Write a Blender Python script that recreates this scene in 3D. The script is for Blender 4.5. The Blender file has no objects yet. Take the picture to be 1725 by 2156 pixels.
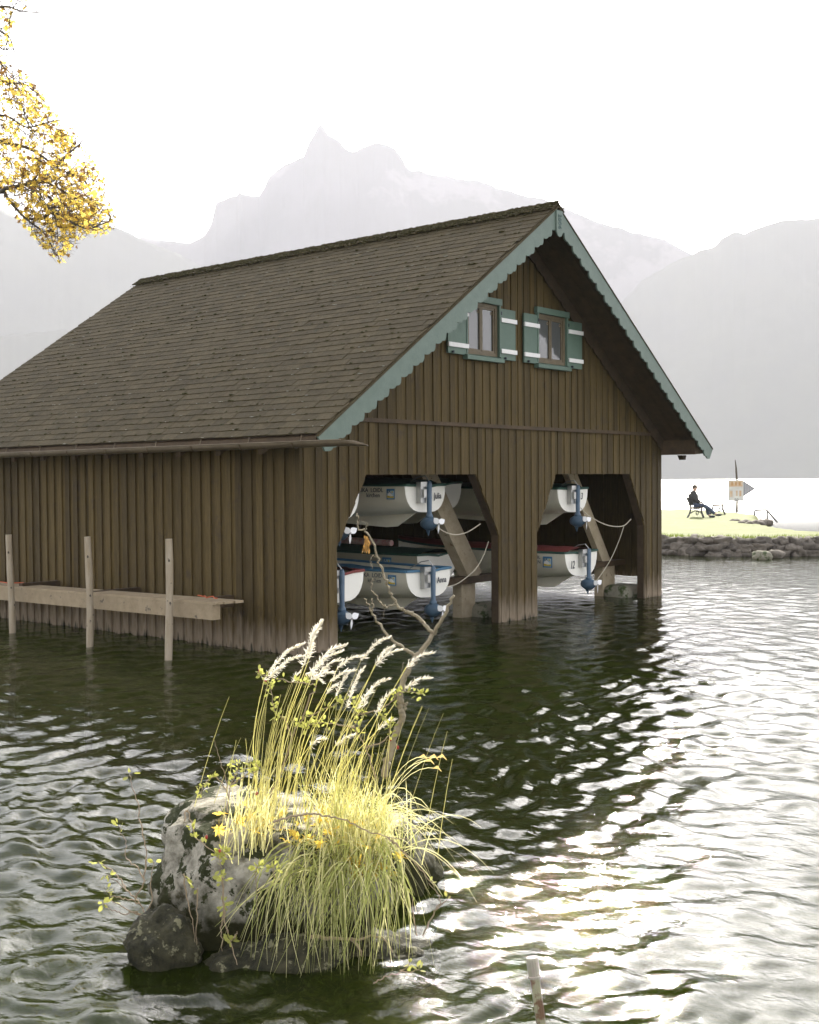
import bpy, bmesh, math, random
import numpy as np
from mathutils import Vector, Matrix, noise
R = math.radians
random.seed(7); rng = np.random.default_rng(7)
S = bpy.context.scene; COL = S.collection

# ---------------------------------------------------------------- camera
CAM = np.array([-10.4362, -10.5652, 2.2]); YAW, PIT, ROL, FPX = 0.6985, 0.0270, -0.0081, 2478.2
fw = np.array([math.cos(PIT)*math.cos(YAW), math.cos(PIT)*math.sin(YAW), -math.sin(PIT)])
_r = np.cross(fw, [0, 0, 1]); _r /= np.linalg.norm(_r); _u = np.cross(_r, fw)
rt = _r*math.cos(ROL)+_u*math.sin(ROL); up = -_r*math.sin(ROL)+_u*math.cos(ROL)
cd = bpy.data.cameras.new('camera'); cam = bpy.data.objects.new('camera', cd); COL.objects.link(cam)
cam.matrix_world = Matrix(((rt[0], up[0], -fw[0], CAM[0]), (rt[1], up[1], -fw[1], CAM[1]), (rt[2], up[2], -fw[2], CAM[2]), (0, 0, 0, 1)))
cd.sensor_fit = 'HORIZONTAL'; cd.sensor_width = 24; cd.lens = 24*FPX/1725; cd.clip_end = 30000; cd.clip_start = .1
S.camera = cam

# ---------------------------------------------------------------- world, sun, exposure
SUN_AZ, SUN_EL = R(32.0), R(29.0)          # azimuth measured from +x
sd = Vector((math.cos(SUN_EL)*math.cos(SUN_AZ), math.cos(SUN_EL)*math.sin(SUN_AZ), math.sin(SUN_EL)))
W = bpy.data.worlds.new('World'); S.world = W; W.use_nodes = True
nt = W.node_tree; nt.nodes.clear()
sky = nt.nodes.new('ShaderNodeTexSky'); sky.sky_type = 'NISHITA'; sky.sun_disc = False
sky.sun_elevation = SUN_EL; sky.sun_rotation = math.pi/2-SUN_AZ
sky.altitude = 400; sky.air_density = 0.65; sky.dust_density = 3.2; sky.ozone_density = 0.6
bg = nt.nodes.new('ShaderNodeBackground'); bg.inputs[1].default_value = 0.15
wo = nt.nodes.new('ShaderNodeOutputWorld'); hsv = nt.nodes.new('ShaderNodeHueSaturation'); hsv.inputs['Saturation'].default_value = .35      # thin milky high haze
nt.links.new(sky.outputs[0], hsv.inputs['Color']); nt.links.new(hsv.outputs[0], bg.inputs[0]); nt.links.new(bg.outputs[0], wo.inputs[0])
sl = bpy.data.lights.new('sun', 'SUN'); sl.energy = 4; sl.angle = R(.53); sl.color = (1, .93, .80)
so = bpy.data.objects.new('sun', sl); COL.objects.link(so); so.location = (30, 20, 30)
so.rotation_euler = sd.to_track_quat('Z', 'Y').to_euler()
vs = S.view_settings; S.display_settings.display_device = 'sRGB'
vs.view_transform = 'Standard'; vs.look = 'None'; vs.gamma = 1; vs.use_curve_mapping = False; vs.exposure = 1.85
cy = S.cycles; cy.use_denoising = True; cy.max_bounces = 8; cy.transparent_max_bounces = 12; cy.volume_bounces = 1
cy.sample_clamp_indirect = 8; cy.caustics_reflective = True; cy.blur_glossy = 1.0; cy.caustics_refractive = False
HAZE = 0.00021

# ---------------------------------------------------------------- helpers
def at(px, py, d):
    return Vector(CAM+(fw+(px-862.5)/FPX*rt-(py-1078)/FPX*up)*d)
def wax(px, py, ax, val):
    d = fw+(px-862.5)/FPX*rt-(py-1078)/FPX*up
    return Vector(CAM+d*(val-CAM[ax])/d[ax])
def tag(o, label=None, cat=None, group=None, kind=None):
    if label: o['label'] = label
    if cat: o['category'] = cat
    if group: o['group'] = group
    if kind: o['kind'] = kind
    return o
def empty(name, loc=(0, 0, 0), rz=0, label=None, cat=None, group=None, kind=None):
    o = bpy.data.objects.new(name, None); COL.objects.link(o); o.location = loc; o.rotation_euler = (0, 0, rz)
    o.empty_display_size = .1
    return tag(o, label, cat, group, kind)
class MB:
    def __init__(s): s.v = []; s.f = []; s.mi = []; s.m = 0
    def add(s, vs, fs):
        n = len(s.v); s.v += [tuple(x) for x in vs]; s.f += [tuple(n+i for i in f) for f in fs]; s.mi += [s.m]*len(fs); return s
    def box(s, c, d, M=None):
        x, y, z = d[0]/2, d[1]/2, d[2]/2
        P = [Vector((a*x, b*y, e*z)) for e in (-1, 1) for a, b in ((-1, -1), (1, -1), (1, 1), (-1, 1))]
        if M: P = [M @ p for p in P]
        c = Vector(c)
        return s.add([p+c for p in P], [(3, 2, 1, 0), (4, 5, 6, 7), (0, 1, 5, 4), (1, 2, 6, 5), (2, 3, 7, 6), (3, 0, 4, 7)])
    def bb(s, a, b):
        return s.box([(a[i]+b[i])/2 for i in range(3)], [abs(b[i]-a[i]) for i in range(3)])
    def prism(s, poly, off):      # poly: list of 3D points in a plane, off: extrusion vector
        n = len(poly); off = Vector(off); P = [Vector(p) for p in poly]
        return s.add(P+[p+off for p in P], [tuple(range(n))[::-1], tuple(range(n, 2*n))]+[(i, (i+1) % n, (i+1) % n+n, i+n) for i in range(n)])
    def tube(s, pts, rad, k=6, cap=True):
        pts = [Vector(p) for p in pts]; n = len(pts)
        if not hasattr(rad, '__len__'): rad = [rad]*n
        V = []; ref = Vector((.13, .31, .94))
        for i, p in enumerate(pts):
            t = (pts[min(i+1, n-1)]-pts[max(i-1, 0)]).normalized()
            a = t.cross(ref)
            if a.length < .1: a = t.cross(Vector((1, 0, 0)))
            a.normalize(); b = t.cross(a)
            V += [p+(a*math.cos(j*6.28318/k)+b*math.sin(j*6.28318/k))*rad[i] for j in range(k)]
        F = [(i*k+j, i*k+(j+1) % k, (i+1)*k+(j+1) % k, (i+1)*k+j) for i in range(n-1) for j in range(k)]
        if cap: F += [tuple(range(k))[::-1], tuple(range((n-1)*k, n*k))]
        return s.add(V, F)
    def ribbon(s, pts, wid, side=None):
        pts = [Vector(p) for p in pts]; n = len(pts); V = []
        for i, p in enumerate(pts):
            t = (pts[min(i+1, n-1)]-pts[max(i-1, 0)])
            a = side if side else t.cross(Vector((0, 0, 1)))
            a = Vector(a).normalized() if Vector(a).length > 1e-6 else Vector((1, 0, 0))
            w = wid[i] if hasattr(wid, '__len__') else wid
            V += [p-a*w/2, p+a*w/2]
        return s.add(V, [(2*i, 2*i+1, 2*i+3, 2*i+2) for i in range(n-1)])
    def mesh(s, name, mats, smooth=False):
        me = bpy.data.meshes.new(name); me.from_pydata(s.v, [], s.f)
        for m in (mats if isinstance(mats, (list, tuple)) else [mats]): me.materials.append(m)
        if max(s.mi or [0]) > 0: me.polygons.foreach_set('material_index', s.mi)
        if smooth: me.polygons.foreach_set('use_smooth', [True]*len(me.polygons))
        me.update(); return me
    def build(s, name, mats, parent=None, smooth=False, **k):
        o = bpy.data.objects.new(name, s.mesh(name, mats, smooth)); COL.objects.link(o)
        if parent: o.parent = parent
        return tag(o, **k)
def link(name, me, parent=None, loc=None, M=None, **k):
    o = bpy.data.objects.new(name, me); COL.objects.link(o)
    if parent: o.parent = parent
    if M: o.matrix_local = M
    if loc: o.location = loc
    return tag(o, **k)
def spline(P, n=8):
    P = [Vector(p) for p in P]; Q = [P[0]*2-P[1]]+P+[P[-1]*2-P[-2]]; out = []
    for i in range(1, len(Q)-2):
        for j in range(n):
            t = j/n; a, b, c, d = Q[i-1:i+3]
            out.append(.5*((2*b)+(c-a)*t+(2*a-5*b+4*c-d)*t*t+(3*b-a-3*c+d)*t**3))
    return out+[P[-1]]

def mat(name, col, rough=.8, var=0, scale=5, stretch=(1, 1, 1), col2=None, bump=0, bscale=None, metal=0, spec=.5, transl=0, orand=0,
        spots=None, coord='Object', contrast=.5, island=False):
    m = bpy.data.materials.new(name); m.use_nodes = True; t = m.node_tree; N = t.nodes; L = t.links
    b = N['Principled BSDF']; b.inputs['Roughness'].default_value = rough; b.inputs['Metallic'].default_value = metal
    b.inputs['Specular IOR Level'].default_value = spec
    c4 = (*col, 1); b.inputs['Base Color'].default_value = c4
    if coord == 'World':
        tc = N.new('ShaderNodeNewGeometry'); src = tc.outputs['Position']
    else:
        tc = N.new('ShaderNodeTexCoord'); src = tc.outputs['Object']
    mp = N.new('ShaderNodeMapping'); mp.inputs['Scale'].default_value = stretch; L.new(src, mp.inputs[0])
    out = None
    if col2 is not None:
        nz = N.new('ShaderNodeTexNoise'); nz.inputs['Scale'].default_value = scale; nz.inputs['Detail'].default_value = 7; nz.inputs['Roughness'].default_value = .65
        L.new(mp.outputs[0], nz.inputs[0])
        cr = N.new('ShaderNodeMapRange'); cr.inputs[1].default_value = .5-contrast/2; cr.inputs[2].default_value = .5+contrast/2
        L.new(nz.outputs[0], cr.inputs[0])
        mx = N.new('ShaderNodeMix'); mx.data_type = 'RGBA'; mx.inputs[6].default_value = c4; mx.inputs[7].default_value = (*col2, 1)
        L.new(cr.outputs[0], mx.inputs[0]); out = mx.outputs[2]
    if spots:   # (colour, scale, threshold, width)
        nz = N.new('ShaderNodeTexNoise'); nz.inputs['Scale'].default_value = spots[1]; nz.inputs['Detail'].default_value = 5; nz.inputs['Roughness'].default_value = .7
        L.new(src, nz.inputs[0])
        cr = N.new('ShaderNodeMapRange'); cr.inputs[1].default_value = spots[2]; cr.inputs[2].default_value = spots[2]+spots[3]
        L.new(nz.outputs[0], cr.inputs[0])
        mx = N.new('ShaderNodeMix'); mx.data_type = 'RGBA'; mx.inputs[7].default_value = (*spots[0], 1)
        if out: L.new(out, mx.inputs[6])
        else: mx.inputs[6].default_value = c4
        L.new(cr.outputs[0], mx.inputs[0]); out = mx.outputs[2]
    if orand:
        oi = N.new('ShaderNodeObjectInfo'); rv = oi.outputs['Random']
        if island:
            g = N.new('ShaderNodeNewGeometry'); ad = N.new('ShaderNodeMath'); ad.operation = 'ADD'; fr = N.new('ShaderNodeMath'); fr.operation = 'FRACT'
            L.new(rv, ad.inputs[0]); L.new(g.outputs['Random Per Island'], ad.inputs[1]); L.new(ad.outputs[0], fr.inputs[0]); rv = fr.outputs[0]
        mr = N.new('ShaderNodeMapRange'); mr.inputs[3].default_value = 1-orand; mr.inputs[4].default_value = 1+orand; L.new(rv, mr.inputs[0])
        hs = N.new('ShaderNodeHueSaturation'); L.new(mr.outputs[0], hs.inputs['Value'])
        if out: L.new(out, hs.inputs['Color'])
        else: hs.inputs['Color'].default_value = c4
        out = hs.outputs[0]
    if out: L.new(out, b.inputs['Base Color'])
    if bump:
        nb = N.new('ShaderNodeTexNoise'); nb.inputs['Scale'].default_value = bscale or scale*3; nb.inputs['Detail'].default_value = 8; nb.inputs['Roughness'].default_value = .65
        L.new(mp.outputs[0], nb.inputs[0])
        bp = N.new('ShaderNodeBump'); bp.inputs['Strength'].default_value = bump; bp.inputs['Distance'].default_value = .02
        L.new(nb.outputs[0], bp.inputs['Height']); L.new(bp.outputs[0], b.inputs['Normal'])
    if transl:
        tr = N.new('ShaderNodeBsdfTranslucent'); ms = N.new('ShaderNodeMixShader'); ms.inputs[0].default_value = transl
        if out: L.new(out, tr.inputs[0])
        else: tr.inputs[0].default_value = c4
        L.new(b.outputs[0], ms.inputs[1]); L.new(tr.outputs[0], ms.inputs[2]); L.new(ms.outputs[0], N['Material Output'].inputs[0])
    return m

# dark stained boards: grain along z, pale worn and green-black foot near the waterline
def wood_wall():
    m = mat('stained_boards', (.056, .038, .011), .75, scale=9, stretch=(4, 4, .35), col2=(.108, .075, .024), bump=.5, bscale=40, orand=.3, coord='World', contrast=.45, spec=.3,
            spots=((.06, .042, .02), 3.0, .58, .12))
    t = m.node_tree; N = t.nodes; L = t.links; b = N['Principled BSDF']
    g = N.new('ShaderNodeNewGeometry'); sx = N.new('ShaderNodeSeparateXYZ'); L.new(g.outputs['Position'], sx.inputs[0])
    nz = N.new('ShaderNodeTexNoise'); nz.inputs['Scale'].default_value = 7; nz.inputs['Detail'].default_value = 4
    mp = N.new('ShaderNodeMapping'); mp.inputs['Scale'].default_value = (2.5, 2.5, .4); L.new(g.outputs['Position'], mp.inputs[0]); L.new(mp.outputs[0], nz.inputs[0])
    ad = N.new('ShaderNodeMath'); ad.operation = 'MULTIPLY_ADD'; ad.inputs[1].default_value = .6; L.new(nz.outputs[0], ad.inputs[0])
    sub = N.new('ShaderNodeMath'); sub.operation = 'MULTIPLY'; sub.inputs[1].default_value = -1; L.new(sx.outputs[2], sub.inputs[0]); L.new(sub.outputs[0], ad.inputs[2])
    mr = N.new('ShaderNodeMapRange'); mr.inputs[1].default_value = -.12; mr.inputs[2].default_value = .22; L.new(ad.outputs[0], mr.inputs[0])
    mx = N.new('ShaderNodeMix'); mx.data_type = 'RGBA'; mx.inputs[7].default_value = (.23, .18, .12, 1)
    old = b.inputs['Base Color'].links[0].from_socket
    L.new(old, mx.inputs[6]); L.new(mr.outputs[0], mx.inputs[0])
    mr2 = N.new('ShaderNodeMapRange'); mr2.inputs[1].default_value = .27; mr2.inputs[2].default_value = .36; L.new(ad.outputs[0], mr2.inputs[0])
    mx2 = N.new('ShaderNodeMix'); mx2.data_type = 'RGBA'; mx2.inputs[7].default_value = (.035, .035, .02, 1)
    L.new(mx.outputs[2], mx2.inputs[6]); L.new(mr2.outputs[0], mx2.inputs[0]); L.new(mx2.outputs[2], b.inputs['Base Color'])
    return m
M_BOARD = wood_wall()
M_DARKW = mat('dark_timber', (.040, .026, .012), .8, scale=6, stretch=(1, 1, 1), col2=(.085, .055, .026), bump=.4, bscale=30, coord='World', orand=.2)
M_SHING = mat('shingle', (.048, .038, .018), .85, scale=14, col2=(.090, .072, .038), bump=.6, bscale=60, orand=.17, coord='World', island=True, spec=.15,
              spots=((.05, .048, .025), 9, .60, .06))
M_MOSS = mat('roof_moss', (.035, .034, .015), 1, scale=30, col2=(.085, .075, .035), bump=.8, bscale=80, coord='World', spec=.1)
M_TEAL = mat('teal_paint', (.105, .15, .115), .55, scale=8, col2=(.14, .19, .15), bump=.15, bscale=40, coord='World', spots=((.26, .30, .26), 11, .68, .03))
M_TEALD = mat('green_paint', (.085, .14, .10), .55, scale=8, col2=(.11, .175, .13), bump=.15, bscale=40, coord='World', orand=.08)
M_WHITE = mat('white_paint', (.88, .87, .83), .5, scale=20, col2=(.8, .79, .74), coord='World')
M_FRAME = mat('window_wood', (.10, .078, .040), .6, scale=10, col2=(.16, .125, .07), bump=.3, coord='World')
M_GUT = mat('gutter_metal', (.11, .085, .05), .5, scale=4, col2=(.19, .15, .095), metal=.55, coord='World')
M_OLDW = mat('weathered_wood', (.24, .185, .105), .85, scale=6, stretch=(1, 1, 1), col2=(.38, .30, .19), bump=.5, bscale=35, coord='World', orand=.1, spots=((.12, .1, .07), 8, .62, .06))
M_STRUT = mat('strut_wood', (.36, .29, .18), .85, scale=6, stretch=(1, 1, 1), col2=(.52, .44, .30), bump=.5, bscale=35, coord='World', spots=((.2, .15, .09), 8, .62, .06))
M_POST = mat('larch_post', (.29, .23, .14), .85, scale=7, stretch=(3, 3, .5), col2=(.42, .36, .27), bump=.5, bscale=30, coord='World', spots=((.10, .08, .055), 9, .66, .04))
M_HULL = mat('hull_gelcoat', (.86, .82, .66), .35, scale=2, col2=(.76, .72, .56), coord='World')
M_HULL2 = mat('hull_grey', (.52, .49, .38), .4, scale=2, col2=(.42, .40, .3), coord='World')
M_GREEN = mat('green_cover', (.025, .075, .055), .6, scale=6, col2=(.04, .1, .07))
M_BLUE = mat('blue_cover', (.06, .16, .25), .5, scale=5, col2=(.09, .21, .31))
M_RED = mat('red_cover', (.17, .035, .03), .55, scale=5, col2=(.24, .055, .045))
M_MOTOR = mat('motor_blue', (.055, .10, .15), .45, scale=9, col2=(.085, .14, .19))
M_STEEL = mat('bracket_steel', (.4, .4, .38), .35, metal=.8)
M_PROP = mat('propeller_white', (.85, .85, .82), .35)
M_INK = mat('print_ink', (.02, .025, .035), .6)
M_STB = mat('sticker_blue', (.08, .22, .38), .5); M_STY = mat('sticker_yellow', (.65, .5, .06), .5)
M_ROPE = mat('rope', (.55, .5, .38), .9); M_ROPER = mat('orange_rope', (.42, .1, .04), .9)
M_STONE = mat('dark_stone', (.055, .045, .033), .9, scale=5, col2=(.20, .175, .14), bump=1, bscale=14, orand=.25, coord='World')
M_GRASS = mat('lawn', (.095, .12, .02), .9, scale=1.5, col2=(.15, .165, .035), bump=.8, bscale=30, coord='World')
M_LEAF = mat('maple_leaf', (.88, .68, .15), .6, transl=.7, orand=.3, island=True, spec=.2)
M_LEAFB = mat('brown_leaf', (.30, .17, .05), .7, transl=.35, orand=.3, island=True, spec=.2)
M_BARK = mat('bark', (.06, .05, .035), .9, scale=12, col2=(.12, .1, .07), bump=.5, coord='World')
M_STRAW = mat('straw', (.77, .73, .36), .7, transl=.5, orand=.25, island=True, spec=.2)
M_BLADE = mat('grass_blade', (.40, .42, .13), .6, transl=.45, orand=.4, island=True, spec=.3)
M_PLUME = mat('plume', (.9, .86, .74), .8, transl=.5, orand=.1, island=True, spec=.1)
M_TWIG = mat('twig', (.26, .19, .11), .8, scale=20, col2=(.38, .3, .19), bump=.3, coord='World')
M_BRANCH = mat('dead_branch', (.22, .18, .11), .85, scale=30, col2=(.38, .33, .22), bump=.6, bscale=90, coord='World')
M_SPRIG = mat('sprig_leaf', (.45, .46, .12), .6, transl=.5, orand=.3, island=True, spec=.2)
M_HIP = mat('rose_hip', (.35, .04, .02), .4)

# ---------------------------------------------------------------- sky stays the world; lake, lake bed, mountains, shore
def water():
    m = bpy.data.materials.new('lake_water'); m.use_nodes = True; t = m.node_tree; N = t.nodes; L = t.links; N.clear()
    out = N.new('ShaderNodeOutputMaterial')
    g = N.new('ShaderNodeNewGeometry')
    def nz(sc, det, st, dist=0):
        mp = N.new('ShaderNodeMapping'); mp.inputs['Scale'].default_value = st; mp.inputs['Rotation'].default_value = (0, 0, R(-30)); L.new(g.outputs['Position'], mp.inputs[0])
        n = N.new('ShaderNodeTexNoise'); n.inputs['Scale'].default_value = sc; n.inputs['Detail'].default_value = det; n.inputs['Distortion'].default_value = dist
        L.new(mp.outputs[0], n.inputs[0]); return n
    n1 = nz(5.0, 4, (1, .6, 1), .6); n2 = nz(26, 6, (1, .55, 1), .8)
    b1 = N.new('ShaderNodeBump'); b1.inputs['Strength'].default_value = 1; b1.inputs['Distance'].default_value = .012; L.new(n1.outputs[0], b1.inputs['Height'])
    b2 = N.new('ShaderNodeBump'); b2.inputs['Strength'].default_value = 1; b2.inputs['Distance'].default_value = .0028; L.new(n2.outputs[0], b2.inputs['Height']); L.new(b1.outputs[0], b2.inputs['Normal'])
    fr = N.new('ShaderNodeFresnel'); fr.inputs[0].default_value = 1.333
    gl = N.new('ShaderNodeBsdfGlossy'); gl.inputs['Roughness'].default_value = .02; L.new(b2.outputs[0], gl.inputs['Normal'])
    ln_ = N.new('ShaderNodeVectorMath'); ln_.operation = 'LENGTH'; L.new(g.outputs['Position'], ln_.inputs[0])      # open water is wind-roughened below what the ripples resolve
    rg = N.new('ShaderNodeMapRange'); rg.inputs[1].default_value = 16; rg.inputs[2].default_value = 90; rg.inputs[3].default_value = .012; rg.inputs[4].default_value = .33
    L.new(ln_.outputs['Value'], rg.inputs[0]); L.new(rg.outputs[0], gl.inputs['Roughness'])
    di = N.new('ShaderNodeBsdfDiffuse'); di.inputs[0].default_value = (.021, .029, .004, 1)
    tr = N.new('ShaderNodeBsdfTransparent'); tr.inputs[0].default_value = (.42, .60, .20, 1)
    mb = N.new('ShaderNodeMixShader'); mb.inputs[0].default_value = .42; L.new(di.outputs[0], mb.inputs[1]); L.new(tr.outputs[0], mb.inputs[2])
    ms = N.new('ShaderNodeMixShader'); L.new(fr.outputs[0], ms.inputs[0]); L.new(mb.outputs[0], ms.inputs[1]); L.new(gl.outputs[0], ms.inputs[2])
    L.new(ms.outputs[0], out.inputs[0]); return m
M_WATER = water()

def waves(x, y, sp):
    """height of the ripples at world x,y; sp = local grid spacing"""
    r = np.random.default_rng(11); z = np.zeros_like(x); base = YAW+math.pi+R(18)
    wx = x+.25*np.sin(y*.9+1)+.15*np.sin(x*1.7+y*.6); wy = y+.25*np.sin(x*.8)+.15*np.sin(y*1.5-x*.7)
    for i in range(64):
        lam = .055*(.62/.055)**r.random(); th = base+r.normal()*R(44); k = 2*math.pi/lam
        a = .0112*lam**.88
        ph = k*(wx*math.cos(th)+wy*math.sin(th))+r.random()*6.28
        att = np.clip((lam/sp-3)/3, 0, 1)
        s = np.sin(ph); z += a*att*(s+.25*np.cos(2*ph))
    return z*(.75+.35*np.sin(x*.5+.3*y)*np.sin(y*.43-.2*x+1))*.62
def build_water():
    az = np.concatenate([np.linspace(YAW-R(180), YAW-R(32), 40)[:-1], np.linspace(YAW-R(32), YAW+R(32), 860), np.linspace(YAW+R(32), YAW+R(180), 40)[1:-1]])
    rr = np.concatenate([[0.3, 1.2], np.geomspace(2.4, 60, 700), np.geomspace(62, 9000, 60)])
    A, Q = np.meshgrid(az, rr); x = CAM[0]+Q*np.cos(A); y = CAM[1]+Q*np.sin(A)
    sp = np.maximum(Q*R(64)/860, Q*.0048)
    z = waves(x, y, sp)*np.clip((70-Q)/30, 0, 1)
    nr, na = A.shape; V = np.stack([x, y, z], -1).reshape(-1, 3)
    i = np.arange(nr-1)[:, None]*na+np.arange(na)[None, :]; j = np.roll(i, -1, axis=1)
    F = np.stack([i, i+na, j+na, j], -1).reshape(-1, 4)
    # centre fan
    V = np.vstack([V, [[CAM[0], CAM[1], 0]]]); c = len(V)-1
    me = bpy.data.meshes.new('lake_water'); nf = len(F)
    T = np.stack([np.arange(na), np.roll(np.arange(na), -1), np.full(na, c)], -1)
    me.vertices.add(len(V)); me.vertices.foreach_set('co', V.astype(np.float32).ravel())
    me.loops.add(nf*4+na*3); me.loops.foreach_set('vertex_index', np.concatenate([F.ravel(), T.ravel()]).astype(np.int32))
    me.polygons.add(nf+na); me.polygons.foreach_set('loop_start', np.concatenate([np.arange(nf)*4, nf*4+np.arange(na)*3]).astype(np.int32))
    me.polygons.foreach_set('use_smooth', np.ones(nf+na, dtype=bool))
    me.update(calc_edges=True); me.materials.append(M_WATER)
    o = bpy.data.objects.new('water', me); COL.objects.link(o); tag(o, kind='structure')
build_water()

def grid_obj(name, X, Y, Z, m, smooth=True, **k):
    nr, na = X.shape; V = np.stack([X, Y, Z], -1).reshape(-1, 3)
    i = np.arange(nr-1)[:, None]*na+np.arange(na-1)[None, :]
    F = np.stack([i, i+1, i+1+na, i+na], -1).reshape(-1, 4)
    me = bpy.data.meshes.new(name); me.from_pydata(V.tolist(), [], F.tolist()); me.materials.append(m)
    if smooth: me.polygons.foreach_set('use_smooth', [True]*len(me.polygons))
    o = bpy.data.objects.new(name, me); COL.objects.link(o); return tag(o, **k)
def fbm(x, y, s=1., o=5, seed=0):
    out = np.zeros(x.shape); it = np.nditer([x, y], flags=['multi_index'])
    for a, b in it: out[it.multi_index] = noise.fractal(Vector((float(a)*s, float(b)*s, seed)), 1.0, 2.0, o)
    return out

# lake bed: one sheet, a shallow stony shelf at the near shore, deep beyond
M_BED = mat('lake_bed', (.08, .08, .025), .95, scale=2.2, col2=(.36, .28, .12), bump=1, bscale=6, coord='World', contrast=.3)
bx = np.concatenate([[-9000, -300, -60], np.linspace(-14, 14, 57), [40, 300, 9000]]); by = np.concatenate([[-9000, -300, -60], np.linspace(-14, 14, 57), [40, 300, 9000]])
X, Y = np.meshgrid(bx, by); dd = (X-CAM[0])*math.cos(YAW)+(Y-CAM[1])*math.sin(YAW); ll = (X-CAM[0])*math.sin(YAW)-(Y-CAM[1])*math.cos(YAW)
Z = -.20-np.clip(dd-4.6+np.clip(ll+1.2, 0, 9)*.9, 0, 12)*.24+.05*fbm(X, Y, 1.2, 4); Z = np.clip(Z, -3, -.18)
Z[(np.abs(X) > 50) | (np.abs(Y) > 50)] = -3
grid_obj('lake_bed', X, Y, Z, M_BED, kind='structure')

# mountains: (D-pixel skyline) -> azimuth, elevation at a real distance
def mountain(name, sky_pts, dist, depth, rough, seed, m, span):
    pts = []
    for px, py in sky_pts:
        p = at(px, py, 1)-Vector(CAM); a = math.atan2(p.y, p.x); pts.append((a, math.atan2(p.z, math.hypot(p.x, p.y))))
    pts.sort(); A = np.array([p[0] for p in pts]); E = np.array([p[1] for p in pts])
    az = np.concatenate([np.linspace(span[0], YAW-R(22), 90)[:-1], np.linspace(YAW-R(22), YAW+R(22), 760), np.linspace(YAW+R(22), span[1], 90)[1:]]); el = np.interp(az, A, E)
    t = np.concatenate([np.linspace(0, 1, 60), 1+np.linspace(.05, .8, 8)])
    T, AZ = np.meshgrid(t, az, indexing='ij'); EL = np.tile(el, (len(t), 1))
    Rr = dist-depth+T*depth
    H = dist*np.tan(EL)+CAM[2]
    prof = np.where(T <= 1, .6*T+.4*T**1.7, np.maximum(0, 1-(T-1)*1.4))
    n = fbm(Rr*np.cos(AZ), Rr*np.sin(AZ), 1/520., 6, seed)
    rid = .35-np.abs(fbm(Rr*np.cos(AZ), Rr*np.sin(AZ), 1/330., 6, seed+9))*1.6
    w = np.clip(T*4, 0, 1)*np.clip(np.abs(1-T)*5, 0.0, 1)
    Zz = H*prof*(1+w*rough*n*1.2+w*rough*.6*rid)-2
    jag = fbm(az[None, :]*dist/45., az[None, :]*0, 1, 6, seed+3)[0]*dist*.0017
    Zz += jag[None, :]*np.clip(T*2-1, 0, 1)
    Zz = np.maximum(Zz, -3)
    X = CAM[0]+Rr*np.cos(AZ); Y = CAM[1]+Rr*np.sin(AZ)
    return grid_obj(name, X, Y, Zz, m, kind='structure')
M_MT = mat('mountain_rock', (.07, .07, .075), 1, scale=.004, col2=(.03, .038, .035), coord='World', bump=0, contrast=.25, spots=((.13, .125, .125), .003, .56, .06))
M_MF = mat('mountain_forest', (.035, .05, .03), 1, scale=.01, col2=(.06, .075, .04), coord='World', contrast=.3)
yl, yr = YAW+R(48), YAW-R(48)
mountain('mountain_range', [(-1200, 640), (-500, 600), (0, 640), (200, 520), (300, 497), (350, 505), (400, 510), (430, 495), (445, 470), (455, 425), (480, 416), (498, 412), (505, 401), (512, 408), (545, 411), (556, 395), (565, 372), (580, 358), (600, 345), (620, 336), (640, 327), (650, 300), (660, 283), (668, 265), (675, 261), (682, 266), (690, 282), (700, 290), (715, 294), (725, 308), (740, 318), (752, 316), (765, 305), (780, 301), (790, 297), (805, 303), (830, 310), (840, 322), (850, 334), (856, 348), (868, 356), (900, 362), (920, 368), (1000, 378), (1060, 395), (1100, 408), (1150, 420), (1200, 440), (1260, 466), (1340, 489), (1400, 502), (1450, 530), (1600, 600), (1900, 700), (2600, 760)], 2800, 620, .09, 3, M_MT, (yr, yl))
mountain('mountain_ridge', [(-2600, 700), (-800, 420), (-300, 350), (-100, 400), (0, 438), (30, 452), (60, 462), (120, 470), (200, 468), (245, 476), (275, 490), (310, 508), (370, 530), (450, 570), (560, 640), (700, 720), (900, 800), (1100, 800), (1250, 700), (1350, 590), (1430, 545), (1470, 528), (1500, 519), (1520, 500), (1545, 487), (1570, 489), (1600, 476), (1640, 465), (1680, 460), (1725, 456), (1900, 430), (2300, 470), (3500, 600)], 2600, 560, .05, 21, M_MF, (yr, yl))
mountain('foothills', [(-2600, 800), (-600, 720), (0, 705), (140, 690), (260, 720), (420, 770), (700, 880), (1000, 1000), (1400, 1008), (2600, 1008)], 2100, 160, .05, 41, M_MF, (yr, yl))

# ---------------------------------------------------------------- boathouse
WD, OV, EV, LN, HR, HE = 9.4542, .7864, .4878, 9.35, 6.3375, 2.7562
MID = WD/2; PITCH = math.atan((HR-HE)/(MID+EV)); tp = math.tan(PITCH); cp, spn = math.cos(PITCH), math.sin(PITCH)
BH = empty('boathouse', (0, 0, 0), label='dark brown timber boathouse on the lake with a shingled gable roof and teal trim', cat='boathouse')
def roofz(x): return HR-abs(x-MID)*tp
WALL_TOP = .17       # vertical thickness of the roof build-up above the wall boards
gable = MB().bb((.3, .03, 2.36), (WD-.3, .09, 2.44)).build('gable_wall', M_DARKW, BH)
side = MB().bb((.05, .1, 2.35), (.12, LN-.5, 2.5)).bb((.05, .1, 1.0), (.12, LN-.5, 1.12)).build('side_wall', M_DARKW, BH)
HO, HC = 2.28, 1.34
OPEN = [(.645, 1.227, 3.66, 4.25), (5.29, 5.843, 8.25, 8.80)]
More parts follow.
